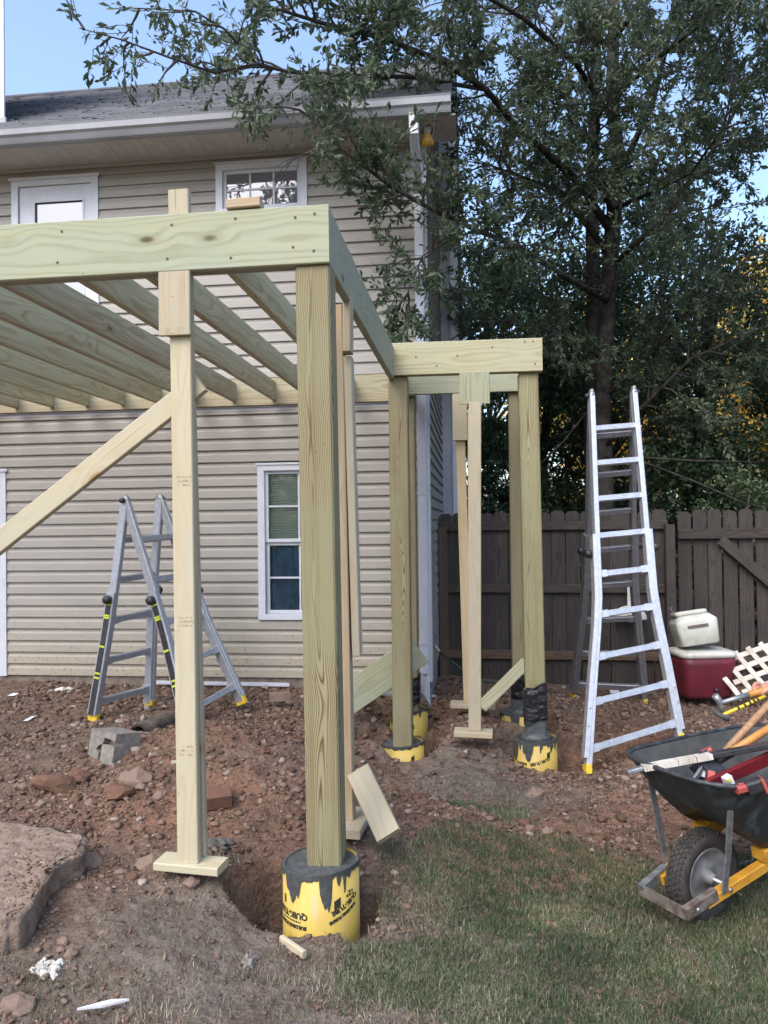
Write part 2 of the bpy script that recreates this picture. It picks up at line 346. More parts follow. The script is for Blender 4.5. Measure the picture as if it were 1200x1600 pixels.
def soil_mat():
    k = NT('red_clay_soil'); g = k.n('NewGeometry').outputs['Position']
    big = k.noise(g, 1.3, 5); mid = k.noise(g, 9, 5, .6); fine = k.noise(g, 55, 4, .7); vo = k.n('TexVoronoi'); k.set(vo, 'Vector', g); k.set(vo, 'Scale', 75.)
    vo2 = k.n('TexVoronoi'); k.set(vo2, 'Vector', g); k.set(vo2, 'Scale', 28.)
    at_ = k.n('Attribute'); at_.attribute_name = 'v'; gr = at_.outputs['Fac']   # 0 red clay ... 1 grey topsoil
    f = k.math('ADD', gr, k.math('MULTIPLY_ADD', big, 1.2, -.6))
    c = k.ramp(f, [(.05, (.22, .122, .082)), (.4, (.19, .13, .098)), (.75, (.175, .139, .113)), (1., (.165, .142, .121))])
    c = k.mix(k.ramp(mid, [(.35, .75), (.60, 0.)]), c, (.075, .048, .036, 1))
    c = k.mix(k.ramp(fine, [(.5, 0.), (.75, .7)]), c, (.30, .225, .175, 1))
    c = k.mix(k.math('MULTIPLY', k.ramp(vo.outputs['Distance'], [(.15, .6), (.3, 0.)]), k.ramp(mid, [(.4, 0.), (.6, 1.)])), c, (.25, .19, .15, 1))
    h = k.math('ADD', k.math('MULTIPLY', mid, 1.), k.math('ADD', k.math('MULTIPLY', fine, .6), k.math('MULTIPLY', vo2.outputs['Distance'], -.35)))
    k.bump(h, .9, .03)
    return k.fin(c, .97, spec=.12)
M['soil'] = soil_mat()
M['mulch'] = plain('forest_floor', (.06, .045, .03), (.03, .028, .018), 3, .95, bump=.8, dist=.05)

# ================================================================ GROUND
CP = [(600,1590,.02),(100,1590,.06),(1150,1590,-.04),(850,1590,-.02),(850,1420,-.04),(300,1430,.125),(200,1400,.17),(110,1400,.20),(30,1460,.17),(290,1358,.205),(350,1370,.17),(548,1300,.175),(660,1290,.10),(730,1230,-.02),
      (850,1250,-.05),(1000,1300,-.06),(1080,1440,-.06),(1190,1500,-.06),(630,1215,-.1),(840,1210,-.09),(740,1155,.055),(722,1108,.13),(655,1140,.02),(920,1200,-.09),(1062,1150,.05),
      (905,1085,-.03),(1090,1085,-.04),(690,1085,.05),(400,1065,.22),(0,1060,.24),(230,1103,.2),(145,1130,.2),(100,1230,.2),(330,1150,.40),(380,1175,.38),(300,1215,.27),(420,1250,.24),(560,1150,.12),
      (500,1482,-.0),(640,1450,.0),(100,1480,.14),(30,1300,.22),(1200,1200,-.03),(1200,1130,-.03),(480,1340,.15),(575,1395,.06),(450,1500,.0),(400,1480,.03),(560,1085,.18)]
_P = np.array([(*at(px, py, Z=z)[:2], z) for px, py, z in CP])
_P = np.vstack([_P, [(-9, 2, .1), (-9, 7, .2), (9, 2, -.1), (9, 8, -.1), (0, -3, 0), (-6, -3, .05), (6, -3, -.05), (0, 12, -.1), (8, 14, -.2), (-8, 12, .1), (4, 5, -.04), (3.5, 8, -.05), (-5, 5, .2)]])
TUBES = {'main': (-.645, 3.13, .265), 'fl': (-.54, 5.68, .03), 'fr': (.42, 5.66, .085), 'rl': (-.55, 6.30, .125), 'rr': (.345, 6.30, .125)}
PITS = [(-.77, 3.22, .27, .23, .55), (-.485, 3.17, .07, .20, .25), (-.54, 5.78, .30, .30, .30), (-.80, 5.72, .25, .25, .25), (.42, 5.80, .32, .26, .32), (.72, 5.72, .2, .2, .2), (-.50, 6.35, .4, .26, .35), (.36, 6.38, .30, .24, .3), (.05, 6.9, .25, .25, .2)]
def base_h(x, y):
    num = 0; den = 1e-6
    for px, py, pz in _P:
        d2 = (x-px)**2+(y-py)**2; s = .14+.012*(py**2 if py > 0 else 9); w = 1/(d2+s*.12)**2
        num = num+w*pz; den = den+w
    return num/den
def gh(x, y):
    x = np.asarray(x, float); y = np.asarray(y, float)
    h = base_h(x, y)
    rough = np.clip(1.1-np.hypot((x-.9)/1.6, (y-2.3)/1.1), 0, 1)
    am = 1-.8*rough
    near = np.exp(-((x+.6)/3.2)**2-((y-4.8)/2.8)**2)
    h = h+am*near*(fbm(x*1.7+3, y*1.7, 4)*.055+(1-np.abs(fbm(x*5+9, y*5, 4, .6))*2)*.022+fbm(x*16, y*16, 3, .6)*.016+fbm(x*34+5, y*34, 2)*.005)+fbm(x*.6, y*.6, 2)*.02
    far = np.clip((y-9)/10, 0, 1); h = h+far*fbm(x*.3, y*.3, 2)*.3
    for cx, cy, rx, ry, d in PITS:
        q = np.hypot((x-cx)/rx, (y-cy)/ry)+fbm(x*6+cx, y*6, 3)*.16
        h = h-d*np.clip((1.12-q)/.32, 0, 1)**1.2
    return h
def G1(x, y): return float(gh(np.array([x]), np.array([y]))[0])
def axis(segs):
    out = []
    for a, b, st in segs: out += list(np.arange(a, b-1e-9, st))
    return np.array(out+[segs[-1][1]])
gx = axis([(-60, -10, 5), (-10, -4.4, .25), (-4.4, -1.6, .02), (-1.6, 1.4, .0125), (1.4, 3.4, .025), (3.4, 10, .3), (10, 60, 5)])
gy = axis([(-20, -4, 4), (-4, 1.9, .2), (1.9, 3.7, .0125), (3.7, 5.2, .017), (5.2, 6.7, .015), (6.7, 8.6, .04), (8.6, 14, .3), (14, 60, 4), (60, 300, 40)])
XX, YY = np.meshgrid(gx, gy); ZZ = gh(XX, YY)
nx, ny = len(gx), len(gy)
idx = np.arange(nx*ny).reshape(ny, nx)
Fq = np.stack([idx[:-1, :-1], idx[:-1, 1:], idx[1:, 1:], idx[1:, :-1]], -1).reshape(-1, 4)
def ell(x, y, cx, cy, rx, ry, soft=.35):
    return np.clip((1-np.hypot((x-cx)/rx, (y-cy)/ry))/soft+.5, 0, 1)
def gpt(px, py, z=0.): v = at(px, py, Z=z); return v.x, v.y
def grey_of(x, y):   # 1 = grey topsoil, 0 = red clay
    a = .45+0*x
    for (px, py, rx, ry, v) in [(740, 1180, .35, .5, .6), (620, 1500, .7, .5, .5), (200, 1500, .8, .35, .3), (60, 1180, .9, .7, .15), (300, 1440, .4, .25, .4), (350, 1180, .7, .7, -.6), (250, 1290, .7, .35, -.45),
                               (1000, 1250, .6, .5, -.35), (980, 1120, .9, .6, -.25), (600, 1240, .4, .35, -.4), (800, 1300, .5, .4, -.3), (460, 1400, .35, .35, -.1), (100, 1420, .5, .3, -.25), (850, 1215, .3, .15, .5)]:
        cx, cy = gpt(px, py, .1); a = a+v*ell(x, y, cx, cy, rx, ry, .8)
    return a
gv = grey_of(XX, YY)
ground = soup('ground', np.stack([XX, YY, ZZ], -1).reshape(-1, 3), Fq, M['soil'], None, 'structure', gv.ravel())
ground.data.polygons.foreach_set('use_smooth', np.ones(len(Fq), bool))

# ================================================================ HOUSE
WY = 6.64; CX = -.39; XL = -8.2; ZB = .30; ZT = 4.98; BACK = 14.36; EX = .106
house = empty('house', (-4, WY, ZB), 'two storey house with tan vinyl siding, white trim and grey shingle roof', 'house')
def cut(a, b, holes):
    out = [(a, b)]
    for h0, h1 in holes:
        nx_ = []
        for s0, s1 in out:
            if h1 <= s0 or h0 >= s1: nx_.append((s0, s1)); continue
            if h0 > s0: nx_.append((s0, h0))
            if h1 < s1: nx_.append((h1, s1))
        out = nx_
    return [s for s in out if s[1]-s[0] > .01]
OPEN = [(-1.897, -1.165, .81, 2.187), (-2.252, -1.42, 4.42, 4.883), (-4.203, -3.36, 2.93, 4.86), (-6.2, -4.275, .29, 2.18)]
ncourse = int((ZT-ZB)/EX)+1
PROF = [(0, .0), (.021, .0), (.022, .004), (.016, .062), (.007, .078), (.002, .112)]
mesh_cache = {}
def course(L, axis_):
    key = (round(L, 4), axis_)
    if key not in mesh_cache:
        b = MB(); n = len(PROF)
        vs = [(x, -o, z) if axis_ == 'x' else (o, x, z) for x in (-L/2, L/2) for o, z in PROF]
        b.add(vs, [(i, i+1, n+i+1, n+i) for i in range(n-1)]+[tuple(range(n))[::-1], tuple(range(n, 2*n))])
        me = b.mesh('siding_board'); me.materials.append(M['siding']); mesh_cache[key] = me
    return mesh_cache[key]
for i in range(ncourse):
    z = ZB+i*EX
    hs = [(o[0], o[1]) for o in OPEN if o[2] < z+EX*.7 and o[3] > z+EX*.3]
    for a, b in cut(XL, CX-.075, hs):
        jn = [a, b]
        if b-a > 3: jn = [a, a+(b-a)*(.35+.3*((i*7) % 5)/5), b]
        for q0, q1 in zip(jn[:-1], jn[1:]):
            o = link('siding_board', course(q1-q0-.0015, 'x'), None, house, Matrix.Translation(((q0+q1)/2, WY, z+random.uniform(-.001, .001))))
CH0, CH1, CHX = 9.6, 11.6, -.19
for i in range(int(7.6/EX)):
    z = ZB+i*EX
    y0, y1 = WY+.08, BACK
    if z > 5.05: d = (z+EX-5.0)/.667; y0, y1 = 6.3+d, 14.7-d
    if y1-y0 < .3: break
    for a, b in cut(y0, y1, [(CH0, CH1)]):
        link('siding_board', course(round(b-a-.002, 3), 'y'), None, house, Matrix.Translation((CX, (a+b)/2, z)))
    if z < 7: link('siding_board', course(CH1-CH0, 'y'), None, house, Matrix.Translation((CHX, (CH0+CH1)/2, z)))
b = MB(); b.span(CX, CHX-.002, CH0+.0, CH0+.03, ZB, 7.3); b.out('chase_front', M['gutter'], house)
b = MB(); b.span(CHX-.06, CHX+.02, CH0-.02, CH0-.003, ZB, 7.2).span(CHX+.021, CHX+.035, CH0-.02, CH0+.06, ZB, 7.2); b.out('corner_trim', M['white'], house)
b = MB(); b.span(CX-.075, CX+.02, WY-.022, WY-.004, ZB-.02, ZT).span(CX+.004, CX+.022, WY-.003, WY+.075, ZB-.02, ZT); b.out('corner_trim', M['white'], house)
# core walls behind the siding (leave real holes behind the openings shallow)
b = MB(); b.span(XL, CX, WY+.12, BACK, -.1, ZT)
b.span(XL, OPEN[3][0], WY+.001, WY+.12, ZB, ZT)
for a, c in cut(OPEN[3][0], CX, [(o[0], o[1]) for o in OPEN]): b.span(a, c, WY+.001, WY+.119, ZB, ZT)
for i, (a, c, z0, z1) in enumerate(OPEN):
    oth = [(o[2], o[3]) for o in OPEN if o[0] < c and o[1] > a]
    for u, v in cut(ZB, ZT, oth): b.span(a+.0005, c-.0005, WY+.0015, WY+.1185, u, v)
b.out('wall', M['gutter'], house)
b = MB(); b.span(XL, CX-.01, WY-.002, BACK-.02, -.6, ZB+.005); b.out('foundation', M['concrete_old'], house)
gb = MB(); gb.add([(CX-.001, 6.3, 5.0), (CX-.001, 14.7, 5.0), (CX-.001, 10.5, 7.8), (CX-.3, 6.3, 5.0), (CX-.3, 14.7, 5.0), (CX-.3, 10.5, 7.8)], [(0, 1, 2), (5, 4, 3), (0, 3, 4, 1), (1, 4, 5, 2), (2, 5, 3, 0)])
gb.out('gable_wall', M['gutter'], house)
# --- windows
def window(x0, x1, z0, z1, sashes, cols, rows, back, name='window', tw=.062):
    f = MB()
    f.span(x0, x1, WY-.03, WY+.01, z1-tw, z1).span(x0, x1, WY-.034, WY+.01, z0, z0+tw*.8)
    f.span(x0, x0+tw, WY-.028, WY+.01, z0+tw*.8, z1-tw).span(x1-tw, x1, WY-.028, WY+.01, z0+tw*.8, z1-tw)
    f.span(x0-.012, x1+.012, WY-.04, WY-.03, z1-.012, z1+.006)
    w = f.out(name, M['white'], house)
    ix0, ix1, iz0, iz1 = x0+tw, x1-tw, z0+tw*.8, z1-tw
    H = (iz1-iz0)/sashes
    for s in range(sashes):
        a0, a1 = iz0+s*H, iz0+(s+1)*H; yy = WY+.012+(.022 if s == 0 and sashes > 1 else 0); sw = .03
        r = MB(); r.span(ix0, ix1, yy-.014, yy+.014, a0, a0+sw).span(ix0, ix1, yy-.014, yy+.014, a1-sw, a1)
        r.span(ix0, ix0+sw, yy-.0138, yy+.0138, a0+sw, a1-sw).span(ix1-sw, ix1, yy-.0138, yy+.0138, a0+sw, a1-sw); r.out('sash', M['white'], w)
        g = MB(); g.span(ix0+sw, ix1-sw, yy-.002, yy+.002, a0+sw, a1-sw); g.out('pane', M['clear' if back[s] in ('blind', 'curtain') else 'glass'], w)
        for c in range(1, cols):
            xx = ix0+sw+(ix1-ix0-2*sw)*c/cols; m = MB(); m.span(xx-.008, xx+.008, yy-.008, yy-.003, a0+sw, a1-sw); m.out('muntin', M['white'], w)
        for c in range(1, rows):
            zz = a0+sw+(a1-a0-2*sw)*c/rows; m = MB(); m.span(ix0+sw, ix1-sw, yy-.0075, yy-.0035, zz-.008, zz+.008); m.out('muntin', M['white'], w)
        if back[s] == 'blind':
            m = MB(); n = int((a1-a0-2*sw)/.022)
            for q in range(n): m.box(((ix0+ix1)/2, WY+.052, a0+sw+(q+.5)*.022), ((ix1-ix0)/2-.01, .011, .0012), Matrix.Rotation(math.radians(-48), 3, 'X'))
            m.out('blind', M['blind'], w)
        if back[s] == 'curtain':
            m = MB(); n = 40; vs = []
            for q in range(n+1):
                xx = ix0+(ix1-ix0)*q/n; yy2 = WY+.068+.012*math.sin(q*1.25)+.005*math.sin(q*.4)
                vs += [(xx, yy2, a0), (xx, yy2, a1)]
            m.add(vs, [(2*q, 2*q+2, 2*q+3, 2*q+1) for q in range(n)], 0, True); m.out('curtain', M['curtain'], w)
    return w
window(*OPEN[0], 2, 2, 2, ['curtain', 'blind'])
window(*OPEN[1], 1, 3, 2, ['glass'])
def door(x0, x1, z0, z1, glass, hside=1):
    f = MB(); tw = .065
    f.span(x0, x1, WY-.03, WY+.03, z1-tw, z1).span(x0, x0+tw, WY-.029, WY+.03, z0, z1-tw).span(x1-tw, x1, WY-.029, WY+.03, z0, z1-tw)
    f.span(x0-.02, x1+.02, WY-.042, WY-.03, z1-.014, z1+.012)
    f.out('door_frame', M['white'], house)
    gx0, gx1, gz0, gz1 = glass; s = MB(); a0, a1, c1 = x0+tw+.004, x1-tw-.004, z1-tw-.004
    s.span(a0, gx0, WY-.008, WY+.035, z0, c1).span(gx1, a1, WY-.008, WY+.035, z0, c1).span(gx0, gx1, WY-.0078, WY+.035, gz1, c1).span(gx0, gx1, WY-.0078, WY+.035, z0, gz0)
    d = s.out('door', M['white'], house)
    s = MB(); s.span(gx0, gx0+.018, WY-.014, WY-.009, gz0, gz1).span(gx1-.018, gx1, WY-.014, WY-.009, gz0, gz1).span(gx0+.018, gx1-.018, WY-.0135, WY-.009, gz1-.018, gz1).span(gx0+.018, gx1-.018, WY-.0135, WY-.009, gz0, gz0+.018); s.out('glazing_bead', M['white'], d)
    s = MB(); s.span(gx0, gx1, WY+.01, WY+.016, gz0, gz1); s.out('pane', M['glass'], d)
    hx = a1-.05 if hside > 0 else a0+.05; s = MB(); s.tube([(hx, WY-.008, z0+1.0), (hx, WY-.05, z0+1.0)], .012, 8).tube([(hx, WY-.05, z0+1.0), (hx-.09*hside, WY-.052, z0+1.0)], .008, 8); s.out('handle', M['steel'], d)
door(*OPEN[2], (-4.00, -3.50, 3.2, 4.66)); door(*OPEN[3], (-5.9, -4.42, .5, 2.0), 1)
# --- soffit, fascia, gutter, roof
GY = 6.2; zs = 4.955
x = XL
while x < -.16:
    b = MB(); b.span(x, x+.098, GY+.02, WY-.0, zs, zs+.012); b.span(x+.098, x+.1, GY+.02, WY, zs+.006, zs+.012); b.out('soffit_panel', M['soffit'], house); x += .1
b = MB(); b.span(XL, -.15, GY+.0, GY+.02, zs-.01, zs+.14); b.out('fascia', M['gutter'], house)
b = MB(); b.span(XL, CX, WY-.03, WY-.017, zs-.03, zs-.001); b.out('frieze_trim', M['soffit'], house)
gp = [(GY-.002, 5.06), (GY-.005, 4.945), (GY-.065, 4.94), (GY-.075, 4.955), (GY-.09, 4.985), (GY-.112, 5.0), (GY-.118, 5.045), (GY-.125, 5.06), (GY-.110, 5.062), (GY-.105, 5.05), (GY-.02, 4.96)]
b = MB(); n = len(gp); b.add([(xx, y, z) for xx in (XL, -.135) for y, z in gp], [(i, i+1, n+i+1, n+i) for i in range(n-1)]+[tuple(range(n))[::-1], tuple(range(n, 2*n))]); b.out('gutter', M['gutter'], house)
# downspout with its offset elbow back to the corner
def flute(b, pts, w=.072, t=.055):
    for a, c in zip(pts[:-1], pts[1:]):
        b.beam(a, c, w, t, (1, 0, 0), .008)
    return b
DX = CX-.045
b = MB(); flute(b, [(DX+.0, GY-.05, 4.95), (DX, GY-.05, 4.78)], .078); flute(b, [(DX, GY-.05, 4.80), (DX, WY-.06, 4.52)], .074, .056); flute(b, [(DX+.002, WY-.052, 4.55), (DX+.002, WY-.052, .36)], .08, .06)
ds = b.out('downspout', M['white'], house)
for zc in (4.4, 3.2, 1.9, .62): b = MB(); b.span(DX-.052, DX+.054, WY-.087, WY-.084, zc-.012, zc+.012); b.out('strap', M['white'], ds)
# roof planes
PT = .667; RX0, RX1 = XL, -.145
RY, RZ = 10.5, 5.075+(10.5-GY+.03)*PT
b = MB(); nrow = 36
for side in (0, 1):
    for i in range(nrow):
        t0, t1 = i/nrow, (i+1)/nrow
        if side == 0: ya, yb = GY-.03+(RY-GY+.03)*t0, GY-.03+(RY-GY+.03)*(t1+.002)
        else: ya, yb = 14.83-(14.83-RY)*t0, 14.83-(14.83-RY)*(t1+.002)
        za, zb = 5.075+(RZ-5.075)*t0, 5.075+(RZ-5.075)*t1
        sag = .0
        xs = [RX0]; 
        while xs[-1] < RX1: xs.append(min(xs[-1]+random.choice((.16, .22, .3)), RX1))
        for q0, q1 in zip(xs[:-1], xs[1:]):
            th = random.choice((.008, .014, .02)); b.add([(q0+.002, ya, za), (q1-.002, ya, za), (q1-.002, ya, za+th), (q0+.002, ya, za+th), (q1-.002, yb, zb+.003), (q0+.002, yb, zb+.003)], [(0, 1, 2, 3), (3, 2, 4, 5)])
b.out('shingle', M['shingle'], house, 'stuff')
b = MB(); b.add([(xx, y, z) for xx in (RX0, RX1-.01) for y, z in ((GY-.03, 5.07), (RY, RZ-.005), (14.83, 5.07), (14.8, 5.0), (RY, RZ-.14), (GY+.02, 5.0))], [(0, 1, 7, 6), (1, 2, 8, 7), (2, 3, 9, 8), (3, 4, 10, 9), (4, 5, 11, 10), (5, 0, 6, 11), (0, 5, 4, 1), (1, 4, 3, 2), (6, 7, 10, 11), (7, 8, 9, 10)])
b.out('roof', M['gutter'], house)
b = MB(); b.tube([(RX0, RY, RZ+.012), (RX1, RY, RZ+.012)], .03, 6); b.out('ridge_cap', M['shingle'], house)
vp = at(545, 152, Y=7.2); b = MB(); b.lathe([(.16, -.08), (.155, .03), (.12, .09), (.05, .12), (0, .125)], 20, (vp.x, 7.2, 5.075+(7.2-GY+.03)*PT+.03)); b.out('roof_vent', M['black_plastic'], house)
# rear storey rising above the roof at the left
xr = at(5.5, 100, Y=6.95).x; k_ = 8.6/6.95
b = MB(); b.add([(p_[0], p_[1], z_) for z_ in (5.2, 8.8) for p_ in ((-8.3, 6.95), (xr, 6.95), (xr*k_-.02, 8.6), (-8.3, 8.6))], [(0, 1, 5, 4), (1, 2, 6, 5), (2, 3, 7, 6), (3, 0, 4, 7), (4, 5, 6, 7)]); uw = b.out('upper_wall', M['gutter'], house)
for i in range(32):
    z = 5.25+i*EX; link('siding_board', course(round(xr+8.2, 3), 'x'), None, house, Matrix.Translation(((xr-8.2)/2-.05, 6.95, z)))
b = MB(); b.span(xr-.08, xr+.018, 6.925, 6.945, 5.5, 8.8); b.out('corner_trim', M['white'], house)
b = MB(); b.span(xr-.08, xr+.05, 6.90, 6.924, 5.5, 5.62); b.out('step_flashing', M['gutter'], house)
# flood light with yellow bulb under the eave corner
lp = at(668, 214, Y=6.42); lamp = empty('flood_lamp', (lp.x, lp.y, 4.955), 'yellow bug bulb in a holder under the eave at the house corner', 'lamp')
b = MB(); b.lathe([(.055, 0), (.055, -.02), (.03, -.03)], 20, (lp.x, lp.y, 4.953)).tube([(lp.x, lp.y, 4.94), (lp.x, lp.y-.02, 4.91)], .015); b.out('base', M['rust_steel'], lamp)
Mr = Matrix.Rotation(math.radians(28), 4, 'X')
b = MB(); b.lathe([(.0, .06), (.022, .06), (.024, .02), (.05, -.035), (.056, -.06), (.045, -.085), (0, -.092)], 24, (lp.x, lp.y-.03, lp.z), Mr); b.out('bulb', M['bulb'], lamp)
b = MB(); b.lathe([(.028, .065), (.028, .022)], 16, (lp.x, lp.y-.03, lp.z), Mr); b.out('socket', M['white'], lamp)
# white pipe and trim lengths lying along the foundation
for i, (a, c, lab) in enumerate([(at(232, 1066, Z=.27), at(452, 1070, Z=.26), 'long thin white trim strip lying along the foundation'), (at(588, 1083, Z=.24), at(680, 1088, Z=.10), 'short white trim strip on the dirt beside the downspout')]):
    b = MB(); b.beam(a, c, .03, .018, (0, 0, 1), .002); o = b.out('trim_strip', M['white']); tag(o, lab, 'trim strip')
q = at(668, 1052, Y=6.58)
b = MB(); b.add([(q.x-.06, 6.5, .36), (q.x+.0, 6.47, .35), (q.x+.02, 6.49, .44), (q.x+.03, 6.47, .10), (q.x-.02, 6.46, .20), (q.x-.06, 6.5, .22)], [(0, 5, 4, 1), (1, 4, 3, 2)]); o = b.out('torn_flashing', M['white'], house)

# ================================================================ LUMBER
def board(name, parent, a, b, w, t, wd, mat, c=.004, ends=True, kind=None, label=None):
    a, b = Vector(a), Vector(b); z = (b-a); L = z.length; z.normalize(); x = Vector(wd); x = (x-z*x.dot(z)).normalized(); y = z.cross(x)
    m = MB(); m.beam((0, 0, -L/2), (0, 0, L/2), w, t, (1, 0, 0), c); me = m.mesh(name)
    R = Matrix((x, y, z)).transposed().to_4x4(); me.materials.append(M[mat])
    return link(name, me, None, parent, Matrix.Translation((a+b)/2) @ R, kind, label)
BZ0, BZ1 = 2.70, 2.938; BM = (BZ0+BZ1)/2; BH = BZ1-BZ0; T = .038
deck = empty('deck_frame', (-2.5, 4.8, .2), 'unfinished raised deck frame of greenish treated lumber fixed to the house', 'deck frame')
XR = -.565
board('front_beam', deck, (-5.6, 3.03+T/2, BM-.012), (XR+.002, 3.03+T/2, BM), BH, T, (0, 0, 1), 'green_beam')
board('front_beam', deck, (-5.6, 3.03+T*1.5+.001, BM-.014), (XR-T-.004, 3.03+T*1.5+.001, BM-.002), BH-.004, T, (0, 0, 1), 'green_beam')
board('rim_joist', deck, (XR-T/2, 3.03+T+.002, BM), (XR-T/2, 6.595, BM), BH, T, (0, 0, 1), 'green_beam')
board('ledger', deck, (-5.6, WY-.02-T/2, BM), (XR-T-.002, WY-.02-T/2, BM), BH, T, (0, 0, 1), 'joist')
b = MB(); b.span(-5.6, XR-.01, WY-.0345, WY-.02, BZ0-.012, BZ0-.003); b.span(-5.6, XR-.01, WY-.019, WY-.0165, BZ0-.06, BZ0-.013); b.out('flashing', M['white'], deck)
jx = [-1.01-.325*i+(-.09 if i > 1 else 0) for i in range(15)]
jx = [-1.01, -1.38, -1.71, -2.072, -2.42, -2.76, -3.10, -3.44, -3.78, -4.12, -4.46, -4.80, -5.14, -5.48]
for xx in jx:
    xj = xx-T/2; wob = random.uniform(-.012, .012)
    board('joist', deck, (xj+wob, 3.03+2*T+.004, BZ0+.122), (xj, WY-.02-T-.003, BZ0+.122), .165, T, (0, 0, 1), 'joist')
# bump-out
BY = 5.55; YR = 6.2
board('bump_beam', deck, (-.607, BY+T/2, BM+.022), (.503, BY+T/2, BM+.018), BH, T, (0, 0, 1), 'header')
board('bump_beam', deck, (-.56, BY+T*1.5+.0015, BM+.02), (.500, BY+T*1.5+.0015, BM+.016), BH-.004, T, (0, 0, 1), 'joist')
board('bump_beam', deck, (-.52, YR+T/2, BM-.012), (.46, YR+T/2, BM-.012), BH, T, (0, 0, 1), 'green_beam')
# posts
def post(a, b, s=.14): return board('post', deck, a, b, s, s, (1, 0, 0), 'post', .008)
zt = BZ0-.002
post((-.63, 3.185, .24), (-.637, 3.118, zt), .142)
post((-.54, 5.68, .0), (-.54, 5.66, BZ0+.018))
post((.425, 5.66, .07), (.405, 5.66, BZ0+.016))
post((-.535, 6.31, .1), (-.535, 6.31, BZ0-.014), .135); post((.36, 6.31, .1), (.36, 6.31, BZ0-.014), .135)
board('brace', deck, at(536, 1098, Y=5.9), at(645, 1022, Y=5.9)+Vector((.05, 0, .035)), .235, T, (-.5, 0, .8), 'green_beam')
board('brace', deck, at(752, 1105, Y=5.95), at(822, 1035, Y=6.1), .09, T, (-.6, .1, .8), 'joist')
board('scab_block', deck, (.02, BY-.012, BZ0+.02), (.02, BY-.012, BZ0-.205), .215, .022, (1, 0, 0), 'green_beam')
# screw heads on the beams
b = MB()
for (xx, zz, yy) in [(-.62, 2.90, 3.03), (-.625, 2.75, 3.03), (-.70, 2.89, 3.03), (-.71, 2.77, 3.03), (-.95, 2.90, 3.03), (-.97, 2.74, 3.03), (-1.22, 2.89, 3.03), (-1.24, 2.75, 3.03), (-1.7, 2.89, 3.03), (-1.72, 2.76, 3.03), (-2.06, 2.90, 3.03), (-2.04, 2.75, 3.03),
                     (-.57, 2.93, BY), (-.57, 2.76, BY), (-.4, 2.85, BY), (-.1, 2.85, BY), (.44, 2.93, BY), (.45, 2.77, BY), (.38, 2.93, BY), (.15, 2.9, BY), (-.25, 2.78, BY)]:
    b.tube([(xx, yy-.0015, zz), (xx, yy+.002, zz)], .0062, 8)
b.out('screw', M['black_plastic'], deck, 'stuff')
# --- temporary props (each shores up the frame)
def prop(name_lab, loc): return empty('temporary_prop', loc, name_lab, 'prop', 'temporary pine props under the beams')
def stamp(parent, c, w, h, yoff):
    b = MB(); r = random.Random(int(c[2]*1000))
    for row in range(3):
        xx = -w/2
        while xx < w/2:
            q = r.uniform(.002, .006)
            if r.random() < .7: b.span(c[0]+xx, c[0]+xx+q, yoff-.0009, yoff-.0004, c[2]+(row-1)*h/3, c[2]+(row-1)*h/3+h*.22*r.uniform(.4, 1))
            xx += q+.002
    b.out('grade_stamp', M['stamp'], parent)
P1 = prop('tall pale double pine prop standing in front, holding the long front beam', (-1.19, 3.09, .22))
PY = 3.075
board('stud', P1, (-1.187, PY, .262), (-1.20, PY, BZ0-.004), .089, T, (1, 0, 0), 'white_pine')
board('stud', P1, (-1.18, PY+T+.03, .262), (-1.225, PY+T+.018, 3.075), .089, T, (1, 0, 0), 'white_pine')
board('scab_block', P1, (-1.213, 3.03-.0+.012, BZ0-.002), (-1.213, 3.03+.012, 2.435), .135, .026, (1, 0, 0), 'white_pine')
fp = board('foot_plate', P1, (-1.325, PY+.03, .246), (-1.045, PY+.005, .243), .115, .034, (0, 1, 0), 'white_pine')
br = board('brace', P1, (-2.30, 3.125, 1.405), (-1.135, 3.125, 2.253), .089, T, (-.5, 0, .8), 'white_pine')
for zz in (1.83, 1.25, .72): stamp(P1, (-1.19, 0, zz), .06, .05, PY-T/2)
stamp(P1, (-1.21, 0, 2.45), .08, .03, 3.03-.001)
q1 = at(548, 1287, Y=3.63)
P2 = prop('narrow pine prop seen edge-on behind the nearest post', (q1.x, 3.66, q1.z))
board('stud', P2, (q1.x-.005, 3.66, q1.z+.02), (q1.x-.03, 3.66, BZ0-.002), T+.002, .089, (1, 0, 0), 'tan_pine')
board('stud', P2, (q1.x+.036, 3.67, 1.02), (q1.x+.012, 3.66, BZ0-.25), T, .089, (1, 0, 0), 'white_pine')
board('scab_block', P2, (q1.x+.02, 3.62, BZ0+.06), (q1.x+.016, 3.62, BZ0-.235), T, .10, (1, 0, 0), 'white_pine')
board('foot_plate', P2, (q1.x-.005, 3.50, q1.z), (q1.x+.015, 3.80, q1.z), .14, T, (1, 0, 0), 'white_pine')
q2 = at(743, 1145, Y=5.54)
P3 = prop('pale pine prop in the middle of the front bump-out beam', (q2.x, 5.56, q2.z))
board('stud', P3, (q2.x-.005, 5.54, q2.z+.02), (.02, 5.545, BZ0-.19), .089, T, (1, 0, 0), 'white_pine')
board('stud', P3, (q2.x-.003, 5.54+T+.001, q2.z+.02), (.015, 5.545+T+.001, BZ0-.002), .089, T, (1, 0, 0), 'white_pine')
board('foot_plate', P3, (q2.x-.15, 5.55, q2.z+.001), (q2.x+.12, 5.54, q2.z-.005), .14, T, (0, 1, 0), 'white_pine')
q3 = at(724, 1100, Y=6.16)
P4 = prop('darker tan pine prop under the rear bump-out beam, with a block at its top', (q3.x, 6.16, q3.z))
board('stud', P4, (q3.x+.04, 6.17, q3.z+.02), (q3.x-.0, 6.17, BZ0-.04), .075, T, (1, 0, 0), 'tan_pine')
